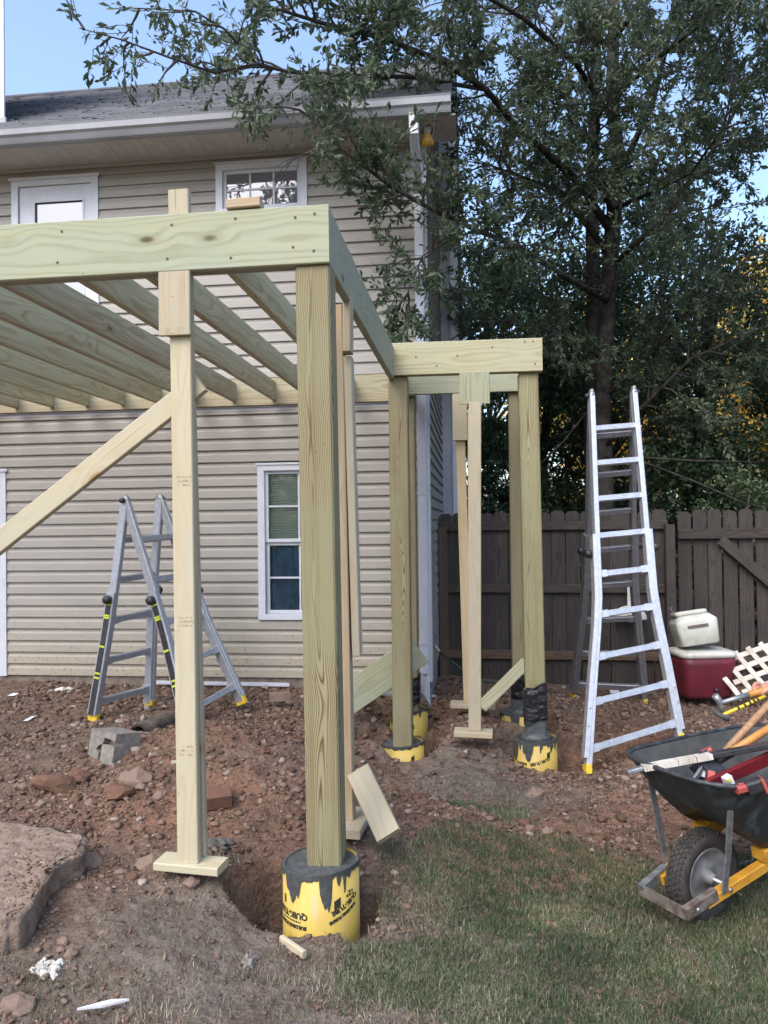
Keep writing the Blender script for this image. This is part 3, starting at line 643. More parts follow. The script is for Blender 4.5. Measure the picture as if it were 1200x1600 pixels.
board('scab_block', P4, (q3.x+.005, 6.135, BZ0-.03), (q3.x+.005, 6.135, 2.30), .115, T, (1, 0, 0), 'white_pine')
board('foot_plate', P4, (q3.x-.10, 6.15, q3.z), (q3.x+.25, 6.15, q3.z-.005), .14, T, (0, 1, 0), 'white_pine')
o = board('offcut_on_beam', None, (-.985, 3.055, BZ1+.022), (-.845, 3.055, BZ1+.026), .07, .04, (0, 1, 0), 'tan_pine'); tag(o, 'short tan wood offcut lying on top of the front beam', 'wood offcut')
a1 = at(560, 1205, Y=3.62); a2 = at(608, 1307, Y=3.40)
o = board('leaning_board', None, a1, a2, .115, T, (1, .0, .35), 'white_pine'); tag(o, 'short pale pine board leaning tilted in the dirt beside the narrow prop', 'board')
a1 = at(440, 1467, Z=.05); a2 = at(476, 1492, Z=.045)
o = board('wood_stake', None, a1, a2, .03, .02, (0, 0, 1), 'white_pine'); tag(o, 'thin pale stake lying against the foot of the nearest yellow tube', 'stake')
a1 = at(120, 1577, Z=.10); a2 = at(202, 1562, Z=.09)
b = MB(); d = (a2-a1); n_ = Vector((0, 0, .004)); s_ = Vector((.0, .012, 0)); b.add([a1-n_, a1+d*.5-s_-n_, a2-n_, a1+d*.6+s_*1.4-n_, a1+n_, a1+d*.5-s_+n_, a2+n_, a1+d*.6+s_*1.4+n_], [(3, 2, 1, 0), (4, 5, 6, 7), (0, 1, 5, 4), (1, 2, 6, 5), (2, 3, 7, 6), (3, 0, 4, 7)])
tag(b.out('wood_splinter', M['paper']), 'long white wood splinter lying on the grass at the lower left', 'splinter')

# ================================================================ CONCRETE FOOTINGS
def text_on_tube(parent, s, size, cx, cy, r, ang, z, flip, shear=0, rot=0, bold=True):
    cu = bpy.data.curves.new('t', 'FONT'); cu.body = s; cu.size = size; cu.align_x = 'CENTER'; cu.align_y = 'CENTER'; cu.offset = .0016 if bold else .0006; cu.resolution_u = 2
    o = bpy.data.objects.new('t', cu); COL.objects.link(o); dg = bpy.context.evaluated_depsgraph_get(); me = bpy.data.meshes.new_from_object(o.evaluated_get(dg)); bpy.data.objects.remove(o)
    n = len(me.vertices); a = np.zeros(n*3); me.vertices.foreach_get('co', a); a = a.reshape(-1, 3)
    if flip: a[:, :2] *= -1
    if rot: c_, s_ = math.cos(rot), math.sin(rot); a[:, :2] = a[:, :2] @ np.array([[c_, s_], [-s_, c_]])
    th = ang+a[:, 0]/r
    w = np.stack([cx+(r+.0016)*np.sin(th), cy-(r+.0016)*np.cos(th), z+a[:, 1]], -1)
    me.vertices.foreach_set('co', w.ravel()); me.update(); me.transform(wm(parent).inverted()); me.materials.clear(); me.materials.append(M['ink'])
    o = bpy.data.objects.new('lettering', me); COL.objects.link(o); o.parent = parent
def patch(parent, cx, cy, r, a0, a1, z0, z1, sk=0):
    b = MB(); vs = []; n = 6
    for i in range(n+1):
        t = a0+(a1-a0)*i/n; vs += [(cx+(r+.0016)*math.sin(t), cy-(r+.0016)*math.cos(t), z0+sk*i/n), (cx+(r+.0016)*math.sin(t), cy-(r+.0016)*math.cos(t), z1+sk*i/n)]
    b.add(vs, [(2*i, 2*i+2, 2*i+3, 2*i+1) for i in range(n)]); b.out('printed_block', M['ink'], parent)
def footing(key, label, rad, drip, domed=0):
    cx, cy, zt = TUBES[key]; r = random.Random(hash(key) % 97 if False else len(key)*13+int(cx*100))
    t = empty('footing', (cx, cy, zt-.3), label, 'footing', 'concrete footings in yellow form tubes')
    rim = [zt+.012*math.sin(1.0*a*2*math.pi/48+r.random()*.3)+.003*r.random() for a in range(48)]
    b = MB(); n = 48; vs = []
    for i in range(n):
        a = 2*math.pi*i/n; k = 1+.012*math.sin(2*a+1)
        for rr, z in ((rad, zt-.75), (rad, zt-.3), (rad*k, rim[i]), ((rad-.006)*k, rim[i]), (rad-.006, zt-.05)):
            vs.append((cx+rr*math.sin(a), cy-rr*math.cos(a), z))
    b.add(vs, [(i*5+j, i*5+j+1, ((i+1) % n)*5+j+1, ((i+1) % n)*5+j) for i in range(n) for j in range(4)], 0, True); b.out('form_tube', M['tube'], t)
    b = MB(); rings = 7; vs = [(cx, cy, zt-.016+domed)]
    for q in range(1, rings+1):
        for i in range(n):
            a = 2*math.pi*i/n; rr = (rad-.0065)*q/rings; vs.append((cx+rr*math.sin(a), cy-rr*math.cos(a), zt-.018+domed*(1-(q/rings)**2)+.004*r.uniform(-1, 1)+(.01 if q == rings else 0)))
    fs = [(0, 1+i, 1+(i+1) % n) for i in range(n)]
    for q in range(rings-1): fs += [(1+q*n+i, 1+(q+1)*n+i, 1+(q+1)*n+(i+1) % n, 1+q*n+(i+1) % n) for i in range(n)]
    b.add(vs, fs, 0, True); b.out('concrete_fill', M['wet_concrete'], t)
    # smeared rim with drips
    b = MB(); m = 260; vs = []
    ln = []
    cur = .02
    for i in range(m):
        a = 2*math.pi*i/m; ln.append(.013+.006*r.random()+.006*math.sin(i*.13)+.004*math.sin(i*.41+1))
    for _ in range(drip):
        c = r.randrange(m); w = r.choice((1, 2, 3, 4, 6)); L = r.uniform(.03, .10)+(.06 if w > 3 else 0)
        for j in range(-w, w+1): ln[(c+j) % m] = max(ln[(c+j) % m], L*(1-(abs(j)/(w+1))**3*.8)*r.uniform(.93, 1))
    if key == 'main':
        for c, w, L in ((236, 6, .12), (243, 3, .09), (228, 3, .05), (13, 6, .14), (16, 3, .16), (27, 2, .06), (34, 2, .05), (40, 3, .04)):
            for j in range(-w, w+1): ln[(c+j) % m] = max(ln[(c+j) % m], L*(1-(abs(j)/(w+1))**1.5*.6)*r.uniform(.9, 1))
    for i in range(m):
        a = 2*math.pi*i/m; zr = np.interp(i/m*48, range(49), rim+[rim[0]]); k = 1+.012*math.sin(2*a+1)
        rr = (rad+.0028)*k; vs += [(cx+(rad-.010)*k*math.sin(a), cy-(rad-.010)*k*math.cos(a), zr+.004), (cx+rr*math.sin(a), cy-rr*math.cos(a), zr+.003), (cx+(rad+.0028)*math.sin(a), cy-(rad+.0028)*math.cos(a), zr-ln[i])]
    b.add(vs, [(i*3+j, ((i+1) % m)*3+j, ((i+1) % m)*3+j+1, i*3+j+1) for i in range(m) for j in range(2)]); b.out('concrete_smear', M['concrete_smear'], t)
    return t
f0 = footing('main', 'nearest yellow form tube filled with wet grey concrete around the big post', .158, 3)
cx, cy, zt = TUBES['main']
text_on_tube(f0, 'QUIK-TUBE', .034, cx, cy, .158, -.70, zt-.158, True); text_on_tube(f0, 'BUILDING FORMS', .019, cx, cy, .158, -.66, zt-.202, True); text_on_tube(f0, 'For all concrete construction', .009, cx, cy, .158, -.68, zt-.183, True, bold=False)
patch(f0, cx, cy, .158, -.95, -.88, zt-.128, zt-.095); patch(f0, cx, cy, .158, .52, .70, zt-.135, zt-.10, .012)
text_on_tube(f0, 'QUIK-TUBE', .026, cx, cy, .158, .86, zt-.125, True, rot=.35); text_on_tube(f0, 'BUILDING FORMS', .017, cx, cy, .158, .80, zt-.16, True, rot=.35); text_on_tube(f0, '12"', .03, cx, cy, .158, 1.0, zt-.085, True)
text_on_tube(f0, 'TUBE', .02, cx, cy, .158, -.45, zt-.30, True); text_on_tube(f0, 'BUILDING', .012, cx, cy, .158, -.55, zt-.275, True)
for k, lab, dr, dm in (('fl', 'yellow form tube under the knotty post at the left front of the bump-out', 4, 0), ('fr', 'yellow form tube under the right front post, its top mounded with grey concrete', 34, .03), ('rl', 'yellow form tube half hidden behind the knotty post, nearest the house corner', 10, .0), ('rr', 'yellow form tube half hidden behind the black-wrapped post', 26, .01)):
    f = footing(k, lab, .155, dr, dm); cx, cy, zt = TUBES[k]
    if k in ('fl', 'fr'):
        text_on_tube(f, 'QUIK-TUBE', .03, cx, cy, .155, .85 if k == 'fl' else .15, zt-.13, True, rot=.3); patch(f, cx, cy, .155, .45, .62, zt-.11, zt-.07, .01)
        text_on_tube(f, 'BUILDING', .018, cx, cy, .155, -.75, zt-.15, True)
    else: patch(f, cx, cy, .155, .1, .35, zt-.14, zt-.10, .01)
# black film wrapped round post feet
def wrap(post_x, post_y, z0, z1, s, label, seed, thing_=True):
    r = random.Random(seed); b = MB(); n = 28; rows = 22; vs = []
    for j in range(rows+1):
        z = z0+(z1-z0)*j/rows
        for i in range(n):
            a = 2*math.pi*i/n; c_, s_ = math.cos(a), math.sin(a); q = s/max(abs(c_), abs(s_)); q = min(q, s*1.25)
            k = q+.004+.010*(vn(np.array([i*.9+seed]), np.array([j*.55]))[0])+.004*r.random()
            vs.append((post_x+c_*k, post_y+s_*k, z+(.03*math.sin(a*2+seed) if j in (0, rows) else 0)))
    b.add(vs, [(j*n+i, j*n+(i+1) % n, (j+1)*n+(i+1) % n, (j+1)*n+i) for j in range(rows) for i in range(n)], 0, True)
    o = b.out('plastic_wrap', M['black_film']); tag(o, label, 'plastic wrap'); return o
wrap(.421, 5.66, .22, .47, .074, 'glossy black plastic film wrapped round the foot of the right front post', 3)
wrap(-.535, 6.31, .18, .40, .070, 'black plastic film round the post foot nearest the house corner', 8)
wrap(.36, 6.31, .22, .42, .070, 'black plastic film round the rear right post foot, behind the other wrapped post', 12)
for x_, y_, z_ in ((.423, 5.66, .10), (.36, 6.31, .12)): b = MB(); b.beam((x_, y_, z_), (x_, y_, z_+.15), .150, .150, (1, 0, 0), .015); b.tube([(x_, y_, z_-.02), (x_, y_, z_+.03)], [.125, .085], 14); b.out('concrete_coating', M['wet_concrete'], deck)

# ================================================================ LADDERS
def ladder(label, HL, HR, FA, FB, FC, FD, mats, rungsA, rungsB, wtop=.18, decals=False, bent=.62, over=.0):
    """Folding ladder: hinges HL, HR; front feet FA, FB; rear feet FC, FD."""
    HL, HR, FA, FB, FC, FD = map(Vector, (HL, HR, FA, FB, FC, FD))
    c = (FA+FB+FC+FD)/4; t = empty('ladder', c, label, 'ladder', 'folding aluminium ladders')
    for side, (f1, f2, nr, m) in enumerate(((FA, FB, rungsA, mats[0]), (FC, FD, rungsB, mats[1]))):
        hm = (HL+HR)/2; fm = (f1+f2)/2; ax = (fm-hm); wd = (HR-HL).normalized(); wdf = (f2-f1).normalized()
        nrm = ax.normalized().cross(wd)
        def pt(s, u):   # s -1..1 across, u 0..1 down
            w0 = (HR-HL).length/2; wb = w0*1.16; wf = (f2-f1).length/2
            w = w0+(wb-w0)*u/bent if u < bent else wb+(wf-wb)*(u-bent)/(1-bent)
            k = max(0, (u-.5)*2); d = (wd*(1-k)+wdf*k).normalized()
            return hm+ax*u+d*(w*s)
        for s in (-1, 1):
            b = MB(); pts = [pt(s, u) for u in (0, .3, bent-.03, bent+.05, .8, 1)]
            off = nrm*0
            for p, q in zip(pts[:-1], pts[1:]): b.beam(p, q+(q-p).normalized()*.002, .040, .07, wd, .004)
            b.out('rail', m, t)
            if bent > .3:   # the sliding outer section, a hair wider
                b = MB(); us = [.42, bent-.03, bent+.05, .80, .97]; pts = [pt(s, u)+wd*(s*.022) for u in us]
                for p, q in zip(pts[:-1], pts[1:]): b.beam(p, q, .036, .080, wd, .004)
                b.out('outer_rail', m, t)
            if decals:
                b = MB(); us = [.44, bent-.03, bent+.05, .80, .97]; pts = [pt(s, u)+wd*(s*.026)-nrm*.0 for u in us]
                for p, q in zip(pts[:-1], pts[1:]): b.beam(p, q, .034, .05, wd)
                d_ = b.out('warning_label', M['black_plastic'], t)
                b = MB()
                for u in (.47, .52, .53, .66, .78, .80): p = pt(s, u)+wd*(s*.030); q = pt(s, u+.008)+wd*(s*.030); b.beam(p, q, .034, .052, wd)
                b.out('label_print', M['lime'], t)
            lk = pt(s, bent-.15)+wd*(s*.062)
            b = MB(); b.lathe([(0, .028), (.026, .026), (.034, .012), (.034, -.012), (.02, -.02)], 14, lk, wd.to_track_quat('Z', 'X').to_matrix().to_4x4() @ Matrix.Scale(s, 4, (0, 0, 1))).tube([lk-wd*s*.05, lk], .012, 8); b.out('lock_knob', M['black_plastic'], t)
            ft = pt(s, 1); b = MB(); dn = ax.normalized(); b.beam(ft-dn*.05, ft+dn*.012, .042, .09, wd, .006); b.out('foot', M['yellow_plastic'], t)
        for i in range(nr):
            u = (i+1)/(nr+.45); p, q = pt(-1, u), pt(1, u); b = MB()
            b.beam(p, q, .046, .036, ax, .004)
            for e in (-.017, -.006, .006, .017): b.beam(p+ax.normalized()*e, q+ax.normalized()*e, .004, .042, ax)
            if u > bent-.12:
                pw = (q-p).normalized(); b.beam(p, p+pw*.07, .056, .046, ax, .003); b.beam(q-pw*.07, q, .056, .046, ax, .003)
            b.out('rung', m, t)
        b = MB()
        for s in (-1, 1):
            for u in (.86, .9): p = pt(s, u)+wd*(s*.024); b.lathe([(0, .045), (.006, .044), (.007, .042)], 8, p, nrm.to_track_quat('Z', 'X').to_matrix().to_4x4())
        b.out('rivet', M['steel'], t, 'stuff')
    for H, s in ((HL, -1), (HR, 1)):
        wd = (HR-HL).normalized(); R = wd.to_track_quat('Z', 'X').to_matrix().to_4x4()
        b = MB(); b.lathe([(0, .02), (.034, .018), (.040, .012), (.040, -.012), (.034, -.018), (0, -.02)], 20, H, R); b.out('hinge', M['steel'], t)
        b = MB(); b.lathe([(0, .034), (.016, .032), (.020, .02), (.020, 0)], 16, H+wd*s*.02, R @ Matrix.Scale(s, 4, (0, 0, 1))); b.out('hinge_knob', M['black_plastic'], t)
        if over: b = MB(); b.beam(H, H+Vector((0, 0, over)), .02, .045, wd, .003); b.out('hinge_plate', M['alu'], t)
    return t
def gat(px, py):
    d = at(px, py, Y=1.)-CAMLOC; t = 2.
    while t < 12 and (CAMLOC+d*t).z > G1((CAMLOC+d*t).x, (CAMLOC+d*t).y): t += .02
    return CAMLOC+d*t
def fz(px, py, x, y): return (x, y, EYE-(py-815)/1200*y)
F1 = at(918, 1194, Y=5.46); F2 = at(1062, 1145, Y=5.74); F3 = gat(896, 1090); F4 = gat(1006, 1098); print('FEET', F1.z-G1(F1.x, F1.y), F2.z-G1(F2.x, F2.y), F3, F4, gat(146, 1126), gat(232, 1103), gat(298, 1148), gat(378, 1098))
for f_ in (F1, F2): f_.z = G1(f_.x, f_.y)+.012
ladder('tall silver folding ladder standing open in front of the wooden fence', at(924, 618, Y=6.42), at(990, 613, Y=6.5), F1, F2, F3, F4, (M['alu'], M['alu_dull']), 9, 8, over=.05)
ladder('short folding ladder with black warning labels standing open against the siding', at(196, 782, Y=5.62), at(250, 780, Y=5.98), gat(146, 1126), gat(232, 1103), at(298, 1148, Y=5.36), at(378, 1098, Y=5.86), (M['alu_mid'], M['alu_mid']), 5, 5, decals=True, bent=.6)

# ================================================================ FENCE
FY = 8.0; r = random.Random(4)
def picket(parent, x, w, z0, z1, y, mat='fence', dog=.03, tilt=0):
    b = MB(); t = .016; pr = [(-w/2, z0-z1), (w/2, z0-z1), (w/2, -dog), (w/2-dog, 0), (-w/2+dog, 0), (-w/2, -dog)]; n = 6
    b.add([(u, v_, z) for v_ in (-t/2, t/2) for u, z in pr], [tuple(range(n)), tuple(range(n, 2*n))[::-1]]+[(i, n+i, n+(i+1) % n, (i+1) % n) for i in range(n)])
    me = b.mesh('picket'); me.materials.append(M[mat]); link('picket', me, None, parent, Matrix.Translation((x, y, z1)) @ Matrix.Rotation(tilt, 4, 'Y') @ Matrix.Rotation(r.uniform(-.03, .03), 4, 'Z'))
fence = empty('fence', (.8, FY, -.05), 'dark weathered dog-eared picket fence running from the house corner to the gate', 'fence')
x = -.36; k = 0
while x < 1.86:
    w = .138; gap = r.uniform(.001, .010)
    picket(fence, x+w/2, w, -.08, 1.745+r.uniform(-.012, .012), FY+.03, 'fence', .03, r.uniform(-.004, .004)); x += w+gap
for z in (1.60, .96, .28):
    board('rail', fence, (-.40, FY-.0, z+.004), (1.93, FY, z-.006), .088, .036, (0, 0, 1), 'fence' if z > .5 else 'fence_brown')
for xx in (-.32, 1.935): board('post', fence, (xx, FY-.06, -.3), (xx, FY-.06, 1.60 if xx < 0 else 1.60), .09, .09, (1, 0, 0), 'fence_brown' if xx < 0 else 'fence')
gate = empty('gate', (2.9, FY+.05, -.05), 'wide weathered fence gate with a diagonal brace board behind the cooler', 'gate')
x = 2.045
while x < 4.3:
    w = .13; gap = r.choice((.006, .012, .02, .028))
    picket(gate, x+w/2, w, -.05+r.uniform(-.02, .02), 1.735+r.uniform(-.012, .012), FY+.06, 'fence', .03, r.uniform(-.004, .004)); x += w+gap
board('rail', gate, (2.04, FY+.02, 1.50), (4.3, FY+.02, 1.50), .10, .036, (0, 0, 1), 'fence'); board('rail', gate, (2.04, FY+.02, .22), (4.3, FY+.02, .22), .10, .036, (0, 0, 1), 'fence')
board('brace', gate, (2.44, FY-.005, 1.44), (3.9, FY-.005, .10), .10, .03, (0, 0, 1), 'fence')
# things leaning on / standing by the fence
gp_ = at(1097, 1085, Y=7.35); cool = empty('cooler', (gp_.x, 7.35, gp_.z), 'maroon drinks cooler with a dusty white lid standing by the gate', 'cooler')
CR = Matrix.Rotation(math.radians(12), 3, 'Z')
def rrect(w, d, rad, n=5):
    out = []
    for cx_, cy_, a0 in ((w/2-rad, d/2-rad, 0), (-w/2+rad, d/2-rad, 90), (-w/2+rad, -d/2+rad, 180), (w/2-rad, -d/2+rad, 270)):
        for i in range(n+1): a = math.radians(a0+90*i/n); out.append((cx_+rad*math.cos(a), cy_+rad*math.sin(a)))
    return out
def loft(b, secs, loc, R=None, mi=0, capb=True, capt=True, smooth=True):
    """secs: (z, w, d, radius, dx, dy) stacked rounded rectangles."""
    R = R or Matrix.Identity(3); vs = []; n = 24
    for z, w, d, rad, dx, dy in secs: vs += [Vector(loc)+R @ Vector((u+dx, v_+dy, z)) for u, v_ in rrect(w, d, rad)]
    fs = [(j*n+i, j*n+(i+1) % n, (j+1)*n+(i+1) % n, (j+1)*n+i) for j in range(len(secs)-1) for i in range(n)]
    b.add(vs, fs, mi, smooth)
    m = len(b.v)-len(vs)
    if capb: b.f.append(tuple(m+i for i in range(n))[::-1]); b.mi.append(mi); b.sm.append(False)
    if capt: b.f.append(tuple(m+(len(secs)-1)*n+i for i in range(n))); b.mi.append(mi); b.sm.append(False)
    return b
L = cool.location
loft(MB(), [(0, .42, .34, .07, 0, 0), (.03, .45, .36, .08, 0, 0), (.30, .50, .39, .08, 0, 0), (.36, .50, .39, .08, 0, 0)], L, CR).out('body', M['maroon'], cool)
loft(MB(), [(.362, .52, .40, .09, 0, 0), (.39, .525, .405, .09, 0, 0), (.41, .50, .39, .09, 0, 0), (.415, .40, .3, .06, 0, 0)], L, CR).out('lid', M['lid'], cool)
b = MB(); hp = Vector(L)+CR @ Vector((.27, -.02, .27)); b.box(hp, (.03, .08, .035), CR); b.out('handle', M['maroon'], cool)
b = MB(); hp = Vector(L)+CR @ Vector((.03, -.195, .08)); b.lathe([(0, .02), (.014, .02), (.018, 0)], 12, hp, Matrix.Rotation(math.pi/2, 4, 'X')); b.out('drain_plug', M['black_plastic'], cool)
jl = Vector((gp_.x-.03, 7.36, gp_.z+.425)); jug = empty('square_jug', jl, 'dirty cream square plastic jug tipped on top of the maroon cooler', 'jug')
JR = Matrix.Rotation(math.radians(-9), 3, 'Y') @ Matrix.Rotation(math.radians(-8), 3, 'X')
loft(MB(), [(0, .31, .28, .03, 0, 0), (.015, .335, .30, .03, 0, 0), (.21, .37, .33, .035, 0, 0), (.225, .36, .32, .035, 0, 0), (.272, .28, .26, .04, -.01, 0)], jl+Vector((0, 0, .03)), JR).out('body', M['cream'], jug)
b = MB(); loft(b, [(.268, .25, .23, .05, -.02, 0), (.275, .29, .26, .05, -.02, 0), (.305, .29, .26, .05, -.02, 0), (.315, .26, .23, .05, -.02, 0)], jl+Vector((0, 0, .03)), JR); b.out('lid', M['cream'], jug)
b = MB(); b.box(jl+Vector((0, 0, .03))+JR @ Vector((0, -.166, .17)), (.09, .006, .012), JR); b.out('grip_recess', M['rust_steel'], jug)
hs = jl+Vector((0, 0, .03)); b = MB(); b.tube([hs+JR @ Vector((-.14, -.05, .29)), hs+JR @ Vector((-.18, -.03, .36)), hs+JR @ Vector((-.15, .02, .37)), hs+JR @ Vector((-.12, .06, .30))], .008, 6); b.out('bail_handle', M['rust_steel'], jug)
# lattice offcut
lat = empty('lattice_offcut', at(1165, 1060, Y=7.3), 'muddy white plastic lattice piece propped beside the maroon cooler', 'lattice')
o0 = at(1150, 1010, Y=7.2); ux = (at(1205, 1040, Y=7.0)-o0).normalized(); uy = (at(1120, 1050, Y=7.15)-o0).normalized()
ux = Vector((.72, -.1, -.52)).normalized(); uy = Vector((.62, -.05, .55)).normalized(); o0 = at(1132, 1030, Y=7.25)
ctr = at(1172, 1046, Y=7.22)
ux = Vector((.5, -.45, -.72)).normalized(); uy = Vector((.93, .1, .32)).normalized()
for i in range(-1, 3):
    s_ = ctr+ux*((i-.4)*.105); board('lattice_strip', lat, s_-uy*.20, s_+uy*.34, .046, .008, ux, 'white_pine').data.materials[0] = M['lattice']
for i in range(-2, 3):
    s_ = ctr+uy*(i*.12)+Vector((0, -.009, 0)); board('lattice_strip', lat, s_-ux*.20, s_+ux*.22, .046, .008, uy, 'white_pine').data.materials[0] = M['lattice']
# round white lid on a bracket behind the tall ladder
q = at(985, 968, Y=7.9); g_ = empty('hanging_basin', (q.x, 7.92, q.z), 'pale half-round basin hung on a short bracket on the fence behind the ladder', 'basin')
b = MB(); vs = []; n = 18
for j, (rr, dy) in enumerate(((.17, 0), (.15, -.05), (.08, -.08), (0, -.09))):
    for i in range(n+1): a = math.pi*i/n; vs.append((q.x+rr*math.cos(a), 7.94+dy, q.z+rr*math.sin(a)*.8))
b.add(vs, [(j*(n+1)+i, j*(n+1)+i+1, (j+1)*(n+1)+i+1, (j+1)*(n+1)+i) for j in range(3) for i in range(n)], 0, True); b.out('bowl', M['cream'], g_)
b = MB(); b.span(q.x-.02, q.x+.015, 7.925, 7.94, q.z+.12, q.z+.33); b.out('bracket', M['lid'], g_)

# ================================================================ WHEELBARROW
hd = Vector((-.82, -.574, 0)).normalized(); sd = Vector((-hd.y, hd.x, 0))   # heading, its left
WC = Vector((.945, 3.42, 0)); WG = -.045
BR = Matrix((hd, sd, Vector((0, 0, 1)))).transposed()
def wb(f, s, z): return WC+hd*f+sd*s+Vector((0, 0, z))
wbar = empty('wheelbarrow', (WC.x, WC.y, WG), 'black steel wheelbarrow with yellow handles holding tools', 'wheelbarrow')
ZR = .60; b = MB(); rings = []
N = 40
def tubring(k):   # k 0 bottom .. 1 rim
    f0, f1 = (.02, -.62) if False else (0, 0)
    front = .06+.17*k**.7; back = -.60-.28*k; hw = .18+.15*k; z = .24+.36*k
    out = []
    for i in range(N):
        a = 2*math.pi*i/N; c_, s_ = math.cos(a), math.sin(a); e = .5
        u = abs(c_)**e*math.copysign(1, c_); v_ = abs(s_)**e*math.copysign(1, s_)
        ff = (front+back)/2+(front-back)/2*u; zz = z+(.035*k if u > .5 else 0)*(u-.5)-(.0)*k
        zz += .19*(1-k)*max(0, u)**1.5     # the floor rises to the nose
        out.append(wb(ff, hw*v_*(1-.06*max(0, u)), zz))
    return out
KS = [0, .15, .35, .6, .85, .985, 1.0]
outer = [tubring(k) for k in KS]
for k, rg in zip(KS, outer): rings.append(rg)
vs = [p for rg in rings for p in rg]; fs = [(j*N+i, j*N+(i+1) % N, (j+1)*N+(i+1) % N, (j+1)*N+i) for j in range(len(KS)-1) for i in range(N)]+[tuple(range(N))[::-1]]
b.add(vs, fs, 0, True); ctr_ = wb(-.35, 0, 0)
ins = []
for k in KS[::-1]:
    rg = tubring(k); ins.append([p+(Vector((ctr_.x, ctr_.y, p.z))-p).normalized()*.006+Vector((0, 0, .004)) for p in rg])
vs = [p for rg in ins for p in rg]; n0 = len(KS); b.add(vs, [(j*N+i, j*N+(i+1) % N, (j+1)*N+(i+1) % N, (j+1)*N+i) for j in range(n0-1) for i in range(N)]+[tuple((n0-1)*N+i for i in range(N))], 1, True)
tub = b.out('tub', [M['tub'], M['tub_in']], wbar)
b = MB(); rim = tubring(1.0); b.tube(rim+[rim[0], rim[1]], .010, 8, cap=False); b.out('rolled_rim', M['tub'], tub)
# wheel
WR = .185; wz = WG+WR; Rw = Matrix((hd, Vector((0, 0, 1)), -sd)).transposed().to_4x4()
wc = wb(0, 0, wz); Rw = sd.to_track_quat('Z', 'X').to_matrix().to_4x4()
whl = MB().lathe([(.115, -.030), (.150, -.046), (.172, -.042), (.182, -.030), (WR, 0), (.182, .030), (.172, .042), (.150, .046), (.115, .030)], 48, wc, Rw).out('wheel', M['tyre'], wbar)
b = MB()
for i in range(46):
    a = 2*math.pi*i/46
    for s_, off in ((-.026, 0), (-.008, .5), (.010, 0), (.028, .5)):
        a2 = a+off*2*math.pi/46; c = wc+Rw.to_3x3() @ Vector((math.cos(a2)*(WR-.0005-abs(s_)*.12), math.sin(a2)*(WR-.0005-abs(s_)*.12), s_))
        Rt = Rw.to_3x3() @ Matrix.Rotation(a2, 3, 'Z') @ Matrix.Rotation(.35*(1 if off else -1), 3, 'X'); b.box(c, (.006, .0075, .0075), Rt)
b.out('tread', M['tyre'], whl, 'stuff')
MB().lathe([(.118, -.032), (.122, -.036), (.112, -.036), (.09, -.012), (.03, -.02), (.022, -.06), (0, -.06)], 36, wc, Rw).lathe([(.118, .032), (.122, .036), (.112, .036), (.09, .012), (.03, .02), (.022, .06), (0, .06)], 36, wc, Rw).out('rim', M['rim_grey'], whl)
MB().tube([wb(0, -.135, wz), wb(0, .135, wz)], .011, 10).out('axle', M['steel'], wbar)
# handles: yellow timber from the nose back and up to the grips
for s_ in (-1, 1):
    board('handle', wbar, wb(.13, s_*.115, .10), wb(-1.25, s_*.27, .50), .042, .042, (0, 0, 1), 'yellow_wood' if False else 'post').data.materials[0] = M['yellow_wood']
    MB().beam(wb(.245, s_*.112, .082), wb(.08, s_*.127, .128), .05, .030, (0, 0, 1), .003).out('nose_bracket', M['steel'] if s_ < 0 else M['rust_steel'], wbar)
    # struts from handle up to tub
    MB().beam(wb(.05, s_*.145, .13), wb(.06, s_*.175, .30), .030, .008, hd).beam(wb(.06, s_*.175, .30), wb(.08, s_*.205, .49), .030, .008, hd).out('strut', M['steel'], wbar)
    # rear legs
    MB().tube([wb(-.42, s_*.20, .26), wb(-.50, s_*.24, WG+.01), wb(-.66, s_*.24, WG+.01), wb(-.74, s_*.23, .32)], .012, 8).out('leg', M['steel'], wbar)
    for f_, q_, z_ in ((.02, .152, .14), (.20, .142, .10)): b = MB(); b.lathe([(0, .006), (.009, .004), (.01, 0)], 10, wb(f_, s_*q_, z_), Rw); b.out('bolt', M['steel'], wbar)
board('riser_block', wbar, wb(-.16, -.15, .245), wb(-.50, -.19, .30), .05, .07, (0, 0, 1), 'post').data.materials[0] = M['yellow_wood']
board('riser_block', wbar, wb(-.16, .15, .245), wb(-.50, .19, .30), .05, .07, (0, 0, 1), 'post').data.materials[0] = M['yellow_wood']
b = MB(); b.beam(wb(.24, -.118, .082), wb(.24, .118, .082), .045, .010, (0, 0, 1)).beam(wb(.22, -.118, .062), wb(.22, .118, .062), .045, .008, hd); b.out('nose_guard', M['rust_steel'], wbar)
# tools in the tub (things of their own)
LV0, LV1 = at(1004, 1200, Y=3.34), at(1225, 1160, Y=3.42)
lev = empty('straightedge', (LV0+LV1)/2, 'long black straightedge bar with worn cream paint lying across the tub rim', 'straightedge')
MB().beam(LV0, LV1, .022, .050, (0, .1, 1), .003).out('bar', M['black_plastic'], lev)
b = MB(); dd = LV1-LV0; r = random.Random(3)
for i in range(26):
    t0 = .0+.48*i/26; nn = r.uniform(.5, 1); b.beam(LV0+dd*t0, LV0+dd*(t0+.018*nn+.003), .0228, .0515*r.uniform(.985, 1.01), (0, .1, 1))
b.out('worn_paint', M['lattice'], lev)
MB().beam(at(980, 1207, Y=3.33), LV0, .018, .034, (0, .1, 1), .004).out('end_cap', M['steel'], lev)
def stick(name, a, b_, r0, m, label, cat, extra=None):
    o = empty(name, a, label, cat); MB().tube([a, (a+b_)/2+Vector((0, 0, .002)), b_], r0, 12).out('handle', m, o)
    if extra: extra(o)
    return o
sa, sb = at(1128, 1180, Y=3.5), at(1235, 1065, Y=3.75)
